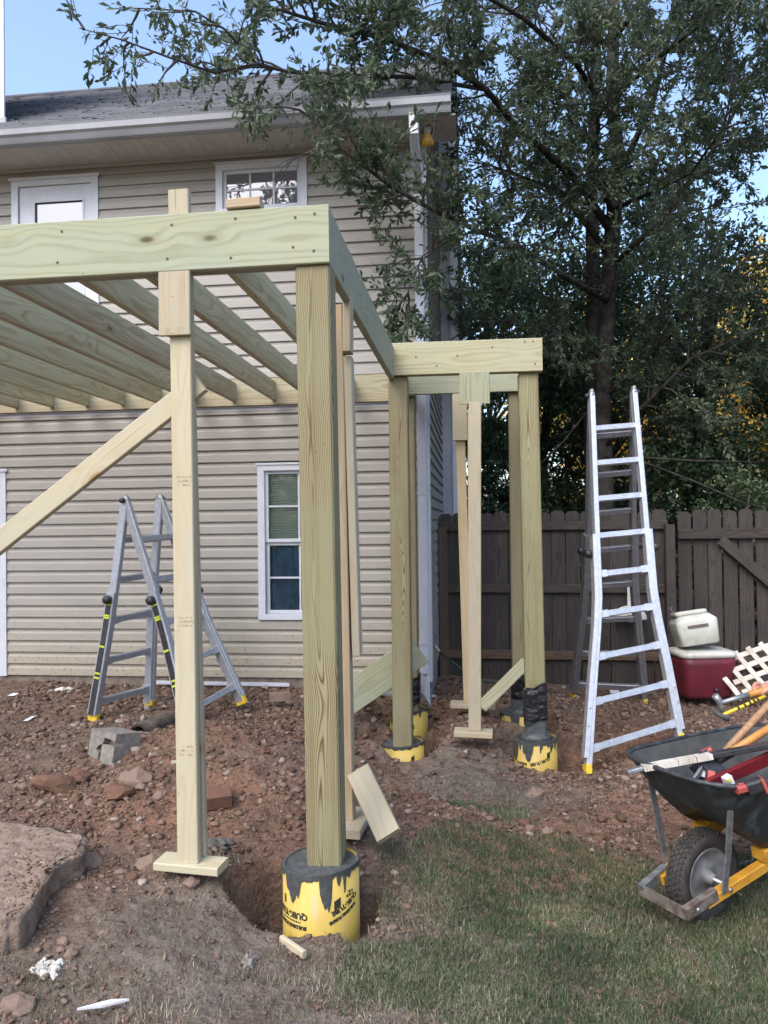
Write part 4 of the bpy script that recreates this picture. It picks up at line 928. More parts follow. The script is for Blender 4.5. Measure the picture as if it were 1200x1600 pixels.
def shov(o):
    d = (sa-sb).normalized(); MB().tube([sa-d*.02, sa+d*.06], [.020, .017], 10).beam(sa+d*.05, sa+d*.16, .12, .008, (1, .3, 0), .0).out('blade', M['tub'], o)
stick('spade', sa, sb, .0165, M['handle_wood'], 'spade with a pale worn wooden handle leaning in the tub', 'spade', shov)
sa2, sb2 = at(1135, 1180, Y=3.42), at(1240, 1115, Y=3.62)
def shov2(o):
    d = (sa2-sb2).normalized(); MB().tube([sa2-d*.03, sa2+d*.06], [.021, .018], 10).beam(sa2+d*.05, sa2+d*.13, .12, .008, (1, .3, 0)).out('blade', M['black_plastic'], o)
stick('shovel', sa2, sb2, .017, M['handle_orange'], 'shovel with an orange varnished handle lying lower in the tub', 'shovel', shov2)
def bx(name, pts, m, parent=None): b = MB(); [b.beam(*p) for p in pts]; return b.out(name, m, parent)
rc = at(1150, 1212, Y=3.28); red = empty('spirit_level', rc, 'long dark red box level lying inside the tub', 'spirit level')
bx('body', [(at(1104, 1228, Y=3.25), at(1235, 1170, Y=3.5), .05, .022, (0, 0, 1), .002)], M['red'], red)
bx('vial_window', [(at(1133, 1222, Y=3.2), at(1142, 1216, Y=3.21), .035, .03, (0, 0, 1))], M['paper'], red); bx('vial', [(at(1136, 1221, Y=3.185), at(1140, 1218, Y=3.19), .012, .014, (0, 0, 1))], M['lime'], red)
bx('second_edge', [(at(1125, 1222, Y=3.32), at(1240, 1160, Y=3.6), .03, .03, (0, 0, 1), .002)], M['red'], red)
dr = at(1185, 1230, Y=3.12); drill = empty('cordless_tool', dr, 'small black and red cordless tool at the near edge of the tub', 'power tool')
bx('body', [(at(1165, 1232, Y=3.13), at(1190, 1224, Y=3.14), .05, .05, (0, 0, 1), .008)], M['black_plastic'], drill); bx('grip', [(at(1150, 1234, Y=3.12), at(1166, 1230, Y=3.13), .032, .04, (0, 0, 1), .008)], M['salmon'], drill)
bx('battery', [(at(1188, 1216, Y=3.13), at(1197, 1236, Y=3.13), .012, .06, (1, 0, 0), .003)], M['salmon'], drill)
h_ = at(1105, 1172, Y=3.42); mal = empty('hand_tool', h_, 'pry tool with a salmon grip standing up inside the tub', 'hand tool')
bx('head', [(at(1098, 1178, Y=3.42), at(1112, 1172, Y=3.42), .03, .03, (0, 0, 1), .006)], M['salmon'], mal); bx('shaft', [(at(1105, 1178, Y=3.42), at(1098, 1215, Y=3.36), .018, .018, (1, 0, 0), .003), (at(1100, 1195, Y=3.38), at(1082, 1222, Y=3.33), .022, .012, (0, 0, 1), .002)], M['steel'], mal)
bx('grip', [(at(1112, 1205, Y=3.3), at(1110, 1224, Y=3.28), .03, .025, (1, 0, 0), .006)], M['salmon'], mal)

# ================================================================ PERSON holding two hammers
def skinmesh(name, nodes, edges, mats, parent=None, sub=2, label=None, matfn=None):
    me = bpy.data.meshes.new(name); me.from_pydata([n[0] for n in nodes], edges, []); o = bpy.data.objects.new(name, me); COL.objects.link(o)
    sk = o.modifiers.new('s', 'SKIN'); 
    for i, n in enumerate(nodes): v = me.skin_vertices[0].data[i]; v.radius = (n[1], n[2] if len(n) > 2 else n[1]); v.use_root = i == 0
    ss = o.modifiers.new('u', 'SUBSURF'); ss.levels = ss.render_levels = sub; sk.use_smooth_shade = True
    dg = bpy.context.evaluated_depsgraph_get(); dg.update(); m2 = bpy.data.meshes.new_from_object(o.evaluated_get(dg)); bpy.data.objects.remove(o)
    m2.materials.clear()
    for m in mats: m2.materials.append(m)
    if matfn:
        for p in m2.polygons: p.material_index = matfn(p.center)
    if parent: m2.transform(wm(parent).inverted())
    for p in m2.polygons: p.use_smooth = True
    o = bpy.data.objects.new(name, m2); COL.objects.link(o); o.parent = parent; tag(o, label); return o
hand = at(1181, 1083, Y=3.72); gz_ = G1(2.0, 3.95)
per = empty('person', (2.0, 3.95, gz_), 'person bending in from the edge, only a hand holding two hammers in view', 'person')
V = Vector; pel = V((2.12, 4.0, gz_+.93)); wr = hand+V((.10, .03, .035))
nodes = [(pel, .16, .14), (pel+V((-.03, 0, .22)), .16, .13), (pel+V((-.12, -.02, .43)), .19, .14), (pel+V((-.17, -.03, .57)), .075), (pel+V((-.21, -.04, .66)), .058), (pel+V((-.245, -.055, .745)), .082, .088), (pel+V((-.24, -.06, .85)), .098, .10), (pel+V((-.23, -.06, .91)), .07),
         (pel+V((-.15, -.22, .49)), .06), (pel+V((-.22, -.27, .24)), .045), (wr+V((.17, -.0, .03)), .042), (wr, .028, .032), 
         (pel+V((-.09, .19, .50)), .06), (pel+V((-.12, .26, .22)), .045), (pel+V((-.28, .24, .02)), .036), (pel+V((-.34, .22, -.04)), .03),
         (pel+V((0, -.10, -.06)), .09), (pel+V((-.04, -.12, -.46)), .062), (pel+V((.02, -.12, -.86)), .042), (pel+V((-.12, -.13, -.89)), .04, .03),
         (pel+V((0, .10, -.06)), .09), (pel+V((-.02, .13, -.46)), .062), (pel+V((.06, .14, -.86)), .042), (pel+V((-.08, .15, -.89)), .04, .03)]
ed = [(0, 1), (1, 2), (2, 3), (3, 4), (4, 5), (5, 6), (6, 7), (2, 8), (8, 9), (9, 10), (10, 11), (2, 12), (12, 13), (13, 14), (14, 15), (0, 16), (16, 17), (17, 18), (18, 19), (0, 20), (20, 21), (21, 22), (22, 23)]
nodes += [(wr+V((-.045, -.01, -.012)), .024, .040), (wr+V((-.085, -.02, -.022)), .018, .038)]; ed += [(11, 24), (24, 25)]
def pm(c):
    if c.z < gz_+.95 and not (c.x < 1.9): return 1
    if c.z > gz_+1.49 or (c.x < wr.x+.22 and c.y < 4.0) : return 0
    return 2
skinmesh('body', nodes, ed, [M['skin'], M['jeans'], M['shirt']], per, 2, matfn=pm)
for i, (dy, dz, ln) in enumerate(((-.030, .022, .95), (-.034, .006, 1.), (-.034, -.012, .95), (-.030, -.030, .78))):
    k = wr+V((-.075, dy*.5-.004, dz-.015)); n_ = [(k, .0105), (k+V((-.030*ln, -.018, .004)), .0105), (k+V((-.042*ln, -.020, -.020*ln)), .0095), (k+V((-.026*ln, -.012, -.036*ln)), .0085), (k+V((-.012, -.002, -.034*ln)), .0075)]
    skinmesh('finger', n_, [(0, 1), (1, 2), (2, 3), (3, 4)], [M['skin']], per, 2)
k = wr+V((-.03, -.03, .0)); skinmesh('thumb', [(k, .015), (k+V((-.03, -.028, -.012)), .0125), (k+V((-.055, -.030, -.028)), .011), (k+V((-.075, -.022, -.036)), .009)], [(0, 1), (1, 2), (2, 3)], [M['skin']], per, 2)
hc = pel+V((-.24, -.058, .83)); fd = V((-.93, -.25, -.28)).normalized(); rt = fd.cross(V((0, 0, 1))).normalized(); ud = rt.cross(fd)
def hp_(f, r_, u): return hc+fd*f+rt*r_+ud*u
import bmesh as _bm
bmh = _bm.new(); _bm.ops.create_icosphere(bmh, subdivisions=4, radius=1.); drop = [v for v in bmh.verts if v.co.x > .42 and v.co.z < .62 or v.co.z < -.35 or (v.co.x > .1 and v.co.z < .05)]
_bm.ops.delete(bmh, geom=drop, context='VERTS')
for v in bmh.verts: q = 1+.03*math.sin(v.co.y*40+v.co.z*17); v.co = hp_(v.co.x*.112*q-.012, v.co.y*.093*q, v.co.z*.122*q+.012)
mh = bpy.data.meshes.new('hair'); bmh.to_mesh(mh); bmh.free(); mh.transform(wm(per).inverted()); mh.materials.append(M['twig']); oh = bpy.data.objects.new('hair', mh); COL.objects.link(oh); oh.parent = per; oh.modifiers.new('s', 'SOLIDIFY').thickness = .012
for s_ in (-1, 1):
    MB().lathe([(0, .012), (.008, .009), (.012, 0), (.008, -.009), (0, -.012)], 12, hp_(.088, s_*.031, .005)).out('eye', M['paper'], per); MB().lathe([(0, .006), (.005, .003), (.006, 0), (0, -.005)], 10, hp_(.097, s_*.031, .003)).out('pupil', M['ink'], per)
    MB().tube([hp_(-.01, s_*.086, .02), hp_(-.015, s_*.098, .0), hp_(-.005, s_*.092, -.025)], [.010, .014, .007], 8).out('ear', M['skin'], per); MB().tube([hp_(.095, s_*.018, .026), hp_(.098, s_*.034, .030), hp_(.088, s_*.048, .024)], [.003, .004, .002], 6).out('eyebrow', M['twig'], per)
MB().tube([hp_(.088, 0, .012), hp_(.108, 0, -.012), hp_(.116, 0, -.028), hp_(.094, 0, -.036)], [.007, .010, .014, .008], 10).out('nose', M['skin'], per); MB().tube([hp_(.086, -.024, -.058), hp_(.096, 0, -.057), hp_(.086, .024, -.058)], [.003, .006, .003], 8).out('mouth', M['salmon'], per)
for q_ in (pel+V((-.06, -.13, -.895)), pel+V((-.02, .15, -.895))): MB().tube([q_+V((.12, 0, .01)), q_+V((.04, 0, .02)), q_+V((-.08, 0, -.0)), q_+V((-.15, 0, -.01))], [.035, .052, .045, .03], 12).out('shoe', M['rust_steel'], per)
hm1 = empty('hammer', hand, 'claw hammer with grey and orange grip held in the hand, upper of the two', 'hammer', 'hammers held in one hand')
A, B = at(1127, 1098, Y=3.66), at(1195, 1078, Y=3.70); C_ = A+(B-A)*.62
MB().tube([A, C_], [.010, .013], 10).out('neck', M['steel'], hm1); MB().tube([C_, B+(B-A)*.25], [.0145, .015], 10).out('grip', M['handle_orange'], hm1)
MB().tube([A+V((-.028, 0, .034)), A+V((-.012, 0, .012)), A+V((0, 0, -.02)), A+V((.004, 0, -.055))], [.016, .015, .013, .004], 10).out('head', M['steel'], hm1)
hm2 = empty('hammer', hand, 'hammer with a yellow striped handle held in the hand, lower of the two', 'hammer', 'hammers held in one hand')
A2, B2 = at(1128, 1118, Y=3.62), at(1195, 1088, Y=3.68)
MB().tube([A2, B2], .008, 8).out('handle', M['yellow_plastic'], hm2); b = MB()
for t0 in (.35, .5, .62, .72, .8): b.tube([A2+(B2-A2)*t0, A2+(B2-A2)*(t0+.045)], .0086, 8)
b.out('stripe', M['ink'], hm2)
MB().tube([A2+V((-.045, 0, .036)), A2+V((-.018, 0, .004)), A2+V((.012, 0, -.006)), A2+V((.030, 0, -.010))], [.005, .013, .013, .018], 10).out('head', M['tub_in'], hm2)

# ================================================================ DEBRIS ON THE DIRT
def rock_mesh(seed, r, flat=.7, sub=2, jag=.25):
    import bmesh
    bm = bmesh.new(); bmesh.ops.create_icosphere(bm, subdivisions=sub, radius=r); q = random.Random(seed); ox = q.random()*50
    for v in bm.verts:
        n = v.co.normalized(); k = 1+jag*(fbm(np.array([n.x*1.6+ox]), np.array([n.y*1.6+n.z*1.3+ox]), 3)[0])*1.6; v.co = Vector((n.x*r*k*1.2, n.y*r*k, n.z*r*k*flat))
    me = bpy.data.meshes.new('rock'); bm.to_mesh(me); bm.free(); return me
# broken concrete slab at the left edge: jagged outline extruded
sl_px = [(-260, 1245), (-80, 1278), (30, 1283), (80, 1290), (122, 1300), (134, 1308), (128, 1330), (100, 1345), (80, 1362), (65, 1385), (50, 1410), (28, 1430), (0, 1437), (-120, 1470), (-260, 1500)]
b = MB(); top = []; r = random.Random(2)
slc = [at(px, py, Z=.285+.00012*(1440-py)) for px, py in sl_px]
pts = []
for i in range(len(slc)):
    a, c = slc[i], slc[(i+1) % len(slc)]
    for t in range(4): pts.append(a.lerp(c, t/4)+V((r.uniform(-.006, .006), r.uniform(-.006, .006), 0)))
cen = sum(pts, V((0, 0, 0)))/len(pts); n = len(pts); vs = []
for k, dz, dr in ((0, 0, -.03), (1, -.003, -.004), (2, -.012, .004), (3, -.045, -.006), (4, -.085, .003), (5, -.15, -.02), (6, -.22, -.03)):
    for p in pts:
        d = (p-cen); d.z = 0; d.normalize(); vs.append(p+d*(dr+r.uniform(-.003, .003)+.02*float(fbm(np.array([p.x*7+k]), np.array([p.y*7+k*.8]), 3)[0]))+V((0, 0, dz+r.uniform(-.003, .003))))
fs = [(j*n+i, j*n+n+i, j*n+n+(i+1) % n, j*n+(i+1) % n) for j in range(6) for i in range(n)]
fs.append(tuple(range(n))[::-1])
b.add(vs, fs, 0, True); b.sm[len(fs)-1] = False; tag(b.out('broken_slab', M['slab_face']), 'big broken slab of dirt-covered concrete at the left edge', 'concrete slab')
# hollow block, broken
bc = at(155, 1193, Z=.22); BL = Matrix.Rotation(math.radians(-28), 3, 'Z') @ Matrix.Rotation(math.radians(-10), 3, 'X')
b = MB(); prof = [(-.11, 0), (.02, 0), (.03, .05), (.0, .075), (-.02, .09), (.03, .10), (.05, .13), (.11, .135), (.12, .17), (.10, .2), (-.11, .19)]
prof = [(-.12, .0), (-.02, .0), (-.02, .06), (-.05, .075), (-.035, .10), (.01, .12), (.02, .155), (.085, .15), (.12, .14), (.125, .19), (-.12, .19)]
n = len(prof); vs = [V(bc)+BL @ V((x_, y_, z_)) for y_ in (-.0, .05) for x_, z_ in prof]
b.add(vs, [tuple(range(n))]+[(i, n+i, n+(i+1) % n, (i+1) % n) for i in range(n)]+[tuple(range(n, 2*n))[::-1]])
b.box(V(bc)+BL @ V((0, .12, .095)), (.12, .07, .0945), BL); b.box(V(bc)+BL @ V((.06, .025, .06)), (.06, .024, .055), BL)
tag(b.out('concrete_block', M['block_grey']), 'chipped grey hollow concrete block in front of the short ladder', 'concrete block')
# corrugated pipe
pa, pb = at(216, 1146, Z=.27), at(262, 1124, Z=.27); b = MB(); pts = []; rad = []
for i in range(49): t = i/48; pts.append(pa.lerp(pb, t)); rad.append(.058+.006*math.sin(i*math.pi/2*1.0+.3))
b.tube(pts, rad, 20, cap=False); b.tube(pts, [x_-.01 for x_ in rad], 20, cap=False)
tag(b.out('drain_pipe', M['pvc_pipe']), 'short muddy corrugated drain pipe lying open-ended beside the concrete block', 'drain pipe')
o = link('brick', (lambda b: b.box((0, 0, 0), (.10, .055, .032)).mesh('brick'))(MB()), M['brick'], None, Matrix.Translation(at(328, 1247, Z=.27)) @ Matrix.Rotation(.5, 4, 'Z') @ Matrix.Rotation(.25, 4, 'X')); tag(o, 'muddy brick half sunk in the dirt right of the front pine prop', 'brick')
o = link('brick', (lambda b: b.box((0, 0, 0), (.08, .05, .03)).mesh('brick'))(MB()), M['pebble'], None, Matrix.Translation(at(437, 1088, Z=.26)) @ Matrix.Rotation(.3, 4, 'Z')); tag(o, 'pale paver fragment on the dirt below the lower window', 'paver')
o = link('brick', (lambda b: b.box((0, 0, 0), (.10, .05, .03)).mesh('brick'))(MB()), M['brick'], None, Matrix.Translation(at(700, 1083, Z=.05)+V((0, 0, .02)))); tag(o, 'reddish brick in the dirt by the green hose', 'brick')
# rag
def crumple(name, c, w, d, h, mat, label, cat, seed):
    b = MB(); n = 16; vs = []; r = random.Random(seed)
    for j in range(n+1):
        for i in range(n+1):
            u, v_ = i/n-.5, j/n-.5; e = 1-.5*vn(np.array([i*.8+seed]), np.array([j*.8]))[0]
            x_, y_ = c[0]+u*w*e*1.3, c[1]+v_*d*e*1.3
            k = abs(fbm(np.array([u*3.2+seed]), np.array([v_*3.2+seed]), 2)[0])*1.6*(1-(2*max(abs(u), abs(v_)))**3)
            vs.append((x_, y_, G1(x_, y_)+.004+h*k))
    b.add(vs, [(j*(n+1)+i, j*(n+1)+i+1, (j+1)*(n+1)+i+1, (j+1)*(n+1)+i) for j in range(n) for i in range(n)], 0, True)
    o = b.out(name, mat); sf = o.modifiers.new('t', 'SOLIDIFY'); sf.thickness = .003; tag(o, label, cat)
q = gpt(334, 1296, .24); crumple('rag', q, .17, .09, .035, M['rag'], 'crumpled muddy grey rag behind the foot of the front pine prop', 'rag', 5)
q = gpt(75, 1525, .1); crumple('plastic_scrap', q, .085, .07, .022, M['lid'], 'crumpled dirty white plastic scrap on the dirt at lower left', 'plastic scrap', 9)
q = gpt(105, 1080, .22); crumple('plastic_scrap', q, .2, .1, .03, M['lid'], 'small heap of pale plastic scraps on the dirt left of the short ladder', 'plastic scrap', 14)
q = gpt(390, 1502, .04); crumple('plastic_scrap', q, .05, .08, .03, M['block_grey'], 'grey film scrap on the dry grass left of the nearest tube', 'plastic scrap', 11)
for (px, py, w, h_, lab) in ((45, 1125, .035, .05, 'small upright white paper scrap on the dirt at far left'), (20, 1094, .06, .03, 'small blue-white paper scrap by the left door'), (960, 1085, .09, .05, 'pale wood chip lying in front of the fence behind the tall ladder')):
    x_, y_ = gpt(px, py, .2 if px < 500 else -.03); z_ = G1(x_, y_)+.012; b = MB(); b.add([(x_-w/2, y_-h_, z_), (x_+w/2, y_-h_*.8, z_), (x_+w/2+.005, y_+h_, z_+.01), (x_-w/2+.01, y_+h_*1.1, z_+.008)]+[(x_-w/2, y_-h_, z_-.002), (x_+w/2, y_-h_*.8, z_-.002), (x_+w/2+.005, y_+h_, z_+.008), (x_-w/2+.01, y_+h_*1.1, z_+.006)], [(0, 1, 2, 3), (7, 6, 5, 4), (0, 4, 5, 1), (1, 5, 6, 2), (2, 6, 7, 3), (3, 7, 4, 0)])
    tag(b.out('paper_scrap', M['paper']), lab, 'scrap')
# hose
ha = at(672, 998, Y=7.2); hz = empty('garden_hose', ha, 'dark green garden hose hanging from the tap beside the downspout', 'hose')
hp = [at(686, 1018, Y=7.15), at(705, 1033, Y=7.1), at(725, 1048, Y=7.0), at(750, 1062, Y=6.95), at(790, 1070, Y=6.9)]
MB().tube(hp, .010, 8).out('hose', M['hose'], hz); MB().tube([at(673, 1000, Y=7.2), at(687, 1019, Y=7.15)], .015, 8).out('connector', M['cream'], hz); MB().tube([(CX+.01, 7.25, at(670, 995, Y=7.25).z), at(674, 1001, Y=7.2)], .018, 8).out('tap', M['black_plastic'], hz)
# stones one can pick out
rocks = [rock_mesh(i, 1., .55+.25*(i % 3)/2, 2, .35) for i in range(6)]
for me in rocks[:3]: me.materials.append(M['clod'])
for me in rocks[3:]: me.materials.append(M['pebble'])
def stone(px, py, s, k, z=.15, lab=None, cat='stone', name='stone', grp='clods and stones on the dirt'):
    x_, y_ = gpt(px, py, z); o = bpy.data.objects.new(name, rocks[k]); COL.objects.link(o)
    o.location = (x_, y_, G1(x_, y_)+s*.2); o.scale = (s, s, s); o.rotation_euler = (random.uniform(-.3, .3), random.uniform(-.3, .3), random.uniform(0, 6)); tag(o, lab, cat, grp)
stone(187, 1252, .075, 0, .22, 'red clay clod, the reddest lump left of the front pine prop', 'clod', 'clod'); stone(215, 1240, .07, 4, .22, 'pale angular stone beside the reddest clay clod')
stone(90, 1232, .10, 0, .2, 'long lumpy clay clod above the broken slab', 'clod', 'clod'); stone(125, 1222, .07, 1, .2, 'clay lump touching the long clod above the broken slab', 'clod', 'clod')
stone(236, 1340, .055, 3, .2, 'rounded stone left of the front prop foot'); stone(133, 1345, .06, 3, .2, 'stone at the tip of the broken slab'); stone(300, 1392, .032, 3, .15, 'small stone just below the front prop foot plate')
stone(28, 1590, .045, 3, .05, 'pale stone at the lower left corner'); stone(835, 1240, .05, 4, -.04, 'pale stone below the right front footing'); stone(738, 1275, .04, 4, .0, 'pale stone at the top of the grass patch')
rr2 = random.Random(11)
ZN = (((30, 250, 1190, 1270, .18), 'on the dirt between the broken slab and the concrete block'), ((60, 260, 1360, 1540, .13), 'on the dirt in front of the broken slab'), ((820, 1000, 1200, 1320, -.04), 'on the dirt between the tall ladder and the wheelbarrow'),
      ((560, 700, 1200, 1290, .1), 'on the dirt beside the leaning pine board'), ((320, 465, 1130, 1300, .25), 'on the mound between the front prop and the big post'))
for i in range(60):
    zone, where = ZN[i % 5]; k_ = rr2.randrange(6); kind_ = 'small reddish clay clod' if k_ < 3 else 'small dusty grey-brown stone'
    stone(rr2.uniform(zone[0], zone[1]), rr2.uniform(zone[2], zone[3]), rr2.uniform(.014, .034), k_, zone[4], kind_+' '+where, 'stone' if k_ > 2 else 'clod', 'stone' if k_ > 2 else 'clod', kind_+'s '+where)
# fine clods: uncountable
def icos():
    import bmesh
    bm = bmesh.new(); bmesh.ops.create_icosphere(bm, subdivisions=1, radius=1.); v = np.array([v.co[:] for v in bm.verts]); f = np.array([[q.index for q in f_.verts] for f_ in bm.faces]); bm.free(); return v, f
IV, IF = icos()
def scatter(n, xlo, xhi, ylo, yhi, dens):
    x_ = rng.uniform(xlo, xhi, n); y_ = rng.uniform(ylo, yhi, n); k = rng.random(n) < dens(x_, y_); return x_[k], y_[k]
def grassmask(x_, y_):
    a = 0*x_
    for px, py, rx, ry, v in ((760, 1250, .33, .55, .9), (860, 1400, .75, .55, 1.), (1050, 1500, .8, .55, 1.), (1200, 1420, .6, .6, 1.), (860, 1560, 1.1, .25, 1.), (660, 1400, .25, .4, .5)):
        cx_, cy_ = gpt(px, py, -.03); a = np.maximum(a, v*ell(x_, y_, cx_, cy_, rx, ry, .5))
    dx, dy = gpt(930, 1270, -.04); a = a*(1-.95*ell(x_, y_, dx, dy, .38, .42, .4))
    return np.clip(a*1.25+fbm(x_*5, y_*5, 3)*.9-.30, 0, 1)
def drymask(x_, y_):
    a = 0*x_
    for px, py, rx, ry, v in ((640, 1420, .28, .6, .9), (700, 1560, .6, .4, .8), (400, 1520, .7, .22, .55), (330, 1400, .25, .2, .6), (200, 1580, .9, .2, .7), (250, 1500, .5, .2, .35), (700, 1200, .25, .4, .3), (850, 1220, .4, .2, .5)):
        cx_, cy_ = gpt(px, py, .05); a = np.maximum(a, v*ell(x_, y_, cx_, cy_, rx, ry, .8))
    return np.clip(a+fbm(x_*4+7, y_*4, 3)*.5-.1, 0, 1)
def dirtmask(x_, y_): return np.clip(1-1.3*grassmask(x_, y_)-.1*drymask(x_, y_)-.35*ell(x_, y_, *gpt(740, 1180, .05), .3, .5), .02, 1)*np.clip(.6+fbm(x_*2.2+40, y_*2.2, 3)*1.4, .22, 1)
xs, ys = scatter(120000, -3.9, 2.8, 1.95, 7.9, lambda a, c: dirtmask(a, c)*np.clip(3.4/np.maximum(c, 2), .25, 1))
sz = .0026+.013*rng.random(len(xs))**7+.0032*rng.random(len(xs)); sz *= np.clip(ys/3.2, .8, 1.9)
zc = gh(xs, ys)+sz*.25
sc = np.stack([sz*rng.uniform(.8, 1.5, len(xs)), sz*rng.uniform(.7, 1.2, len(xs)), sz*rng.uniform(.5, .9, len(xs))], -1)
an = rng.uniform(0, 6.28, len(xs)); vv = IV[None]*sc[:, None]*(1+1.1*(rng.random((len(xs), len(IV), 1))-.5)); ca, sa_ = np.cos(an)[:, None], np.sin(an)[:, None]
P = np.stack([vv[..., 0]*ca-vv[..., 1]*sa_+xs[:, None], vv[..., 0]*sa_+vv[..., 1]*ca+ys[:, None], vv[..., 2]+zc[:, None]], -1).reshape(-1, 3)
FF = (IF[None]+(np.arange(len(xs))*len(IV))[:, None, None]).reshape(-1, 3)
_xs, _ys = xs, ys
crumb = NT('crumbled_soil'); a_ = crumb.n('Attribute'); a_.attribute_name = 'v'
crumb = crumb.fin(crumb.ramp(a_.outputs['Fac'], [(0., (.08, .055, .042)), (.5, (.165, .108, .079)), (.93, (.215, .152, .116)), (1., (.33, .29, .24))]), .95, spec=.15)
soup('soil_crumbs', P, FF, crumb, None, 'stuff', np.repeat(rng.random(len(xs)), len(IV)))
n_ = 600; w1_ = rng.dirichlet((1, 1, 1), n_); ti_ = rng.integers(0, len(slc), n_); A_ = np.array([p[:] for p in slc]); cA = A_.mean(0)
Q_ = w1_[:, :1]*cA+w1_[:, 1:2]*A_[ti_]+w1_[:, 2:]*A_[(ti_+1) % len(slc)]; s3 = (.0015+.007*rng.random(n_)**5+.002*rng.random(n_))[:, None, None]
Pq = (IV[None]*s3*(1+1.0*(rng.random((n_, len(IV), 1))-.5))*np.array([1.2, 1, .7])+(Q_*1.)[:, None]).reshape(-1, 3)
soup('soil_crumbs', Pq, (IF[None]+(np.arange(n_)*len(IV))[:, None, None]).reshape(-1, 3), crumb, None, 'stuff', np.repeat(rng.random(n_), len(IV)))
# blades of grass
def blades(name, x_, y_, hgt, wid, lean, mat):
    n = len(x_); z = gh(x_, y_)-.004; a = rng.uniform(0, 6.28, n); l = np.clip(rng.uniform(.1, 1, n)*lean, 0, 1); h = hgt*rng.uniform(.45, 1.2, n); w = wid*rng.uniform(.6, 1.3, n)
    d = np.stack([np.cos(a), np.sin(a)], -1); a2 = a+rng.normal(0, .7, n)+1.57; s = np.stack([np.cos(a2), np.sin(a2)], -1)*w[:, None]/2
    p0 = np.stack([x_, y_], -1); p1 = p0+d*(l*h*.35)[:, None]; p2 = p0+d*(l*h)[:, None]; z1 = z+h*.6*np.sqrt(np.clip(1-(l*.35)**2, .05, 1)); z2 = z+h*np.sqrt(np.clip(1-np.clip(l, 0, .98)**2, .04, 1))
    Vv = np.stack([np.c_[p0-s, z], np.c_[p0+s, z], np.c_[p1+s*.8, z1], np.c_[p1-s*.8, z1], np.c_[p2+s*.12, z2], np.c_[p2-s*.12, z2]], 1).reshape(-1, 3)
    b_ = np.arange(n)*6; Fv = np.concatenate([np.stack([b_, b_+1, b_+2, b_+3], -1), np.stack([b_+3, b_+2, b_+4, b_+5], -1)])
    tone = np.clip(rng.normal(.42, .24, n)+.9*fbm(x_*3, y_*3, 3), 0, 1)
    return soup(name, Vv, Fv, mat, None, 'stuff', np.repeat(tone, 6))
xs, ys = scatter(230000, -.5, 2.6, 1.95, 4.6, lambda a, c: grassmask(a, c)*np.clip(3.0/c, .3, 1))
blades('grass', xs, ys, .034, .0030, 1.15, M['grass'])
xs, ys = scatter(150000, -1.7, 2.6, 1.95, 5.0, lambda a, c: np.clip(drymask(a, c)*.6+grassmask(a, c)*.42, 0, 1))
blades('dry_grass', xs, ys, .036, .0028, 1.6, M['straw'])
xs, ys = scatter(26000, -1.8, .2, 1.95, 3.2, lambda a, c: np.clip(drymask(a, c)-.25, 0, 1)*np.clip(fbm(a*6+3, c*6, 2)*2, 0, 1))
blades('grass', xs, ys, .03, .003, 1., M['grass'])
# fallen leaves and twigs of straw
def leafcards(x_, y_, s, mat, name, dz=.006):
    n = len(x_); a = rng.uniform(0, 6.28, n); L = s*rng.uniform(.5, 1.3, n); w = L*rng.uniform(.2, .5, n); z = gh(x_, y_)+dz
    d = np.stack([np.cos(a), np.sin(a)], -1); t = np.stack([-d[:, 1], d[:, 0]], -1); p = np.stack([x_, y_], -1); u = rng.uniform(-.3, .5, (n, 4))*L[:, None]
    Vv = np.stack([np.c_[p-d*L[:, None]/2, z+np.maximum(u[:, 0], 0)], np.c_[p+t*w[:, None]/2, z+np.maximum(u[:, 1], 0)*.6], np.c_[p+d*L[:, None]/2, z+np.maximum(u[:, 2], 0)], np.c_[p-t*w[:, None]/2, z+np.maximum(u[:, 3], 0)*.6]], 1).reshape(-1, 3)
    return soup(name, Vv, np.arange(n*4).reshape(-1, 4), mat, None, 'stuff', np.repeat(rng.random(n), 4))
xs, ys = scatter(9000, -4.4, 3, 2, 7.9, lambda a, c: .15+.5*np.clip((c-5)/2, 0, 1)+.2*drymask(a, c))
leafcards(xs, ys, .035, M['litter'], 'leaf_litter')
xs, ys = scatter(20000, -10, 12, 8.2, 24, lambda a, c: .9+0*a); leafcards(xs, ys, .12, M['litter'], 'leaf_litter')

# ================================================================ TREES
def orient_leaves(P, D, size, asp, seed=0):
    """Leaves: 2 quads folded on the midrib. P positions, D directions."""
    n = len(P); D = D/np.linalg.norm(D, axis=1, keepdims=True); rv = rng.normal(size=(n, 3)); s = np.cross(D, rv); s /= np.linalg.norm(s, axis=1, keepdims=True)+1e-9; u = np.cross(s, D)
    L = (size*rng.uniform(.55, 1.25, n))[:, None]; w = L*asp*rng.uniform(.8, 1.2, (n, 1))
    a = P; m1 = P+D*L*.62+s*w*.5+u*w*.15; m2 = P+D*L*.62-s*w*.5+u*w*.15; t = P+D*L-u*L*.08
    q = P+D*L*.3
    Vv = np.stack([a, q+s*w*.28, m1, t, m2, q-s*w*.28], 1).reshape(-1, 3); b_ = np.arange(n)*6
    return Vv, np.concatenate([np.stack([b_, b_+1, b_+2, b_+3], -1), np.stack([b_, b_+3, b_+4, b_+5], -1)])
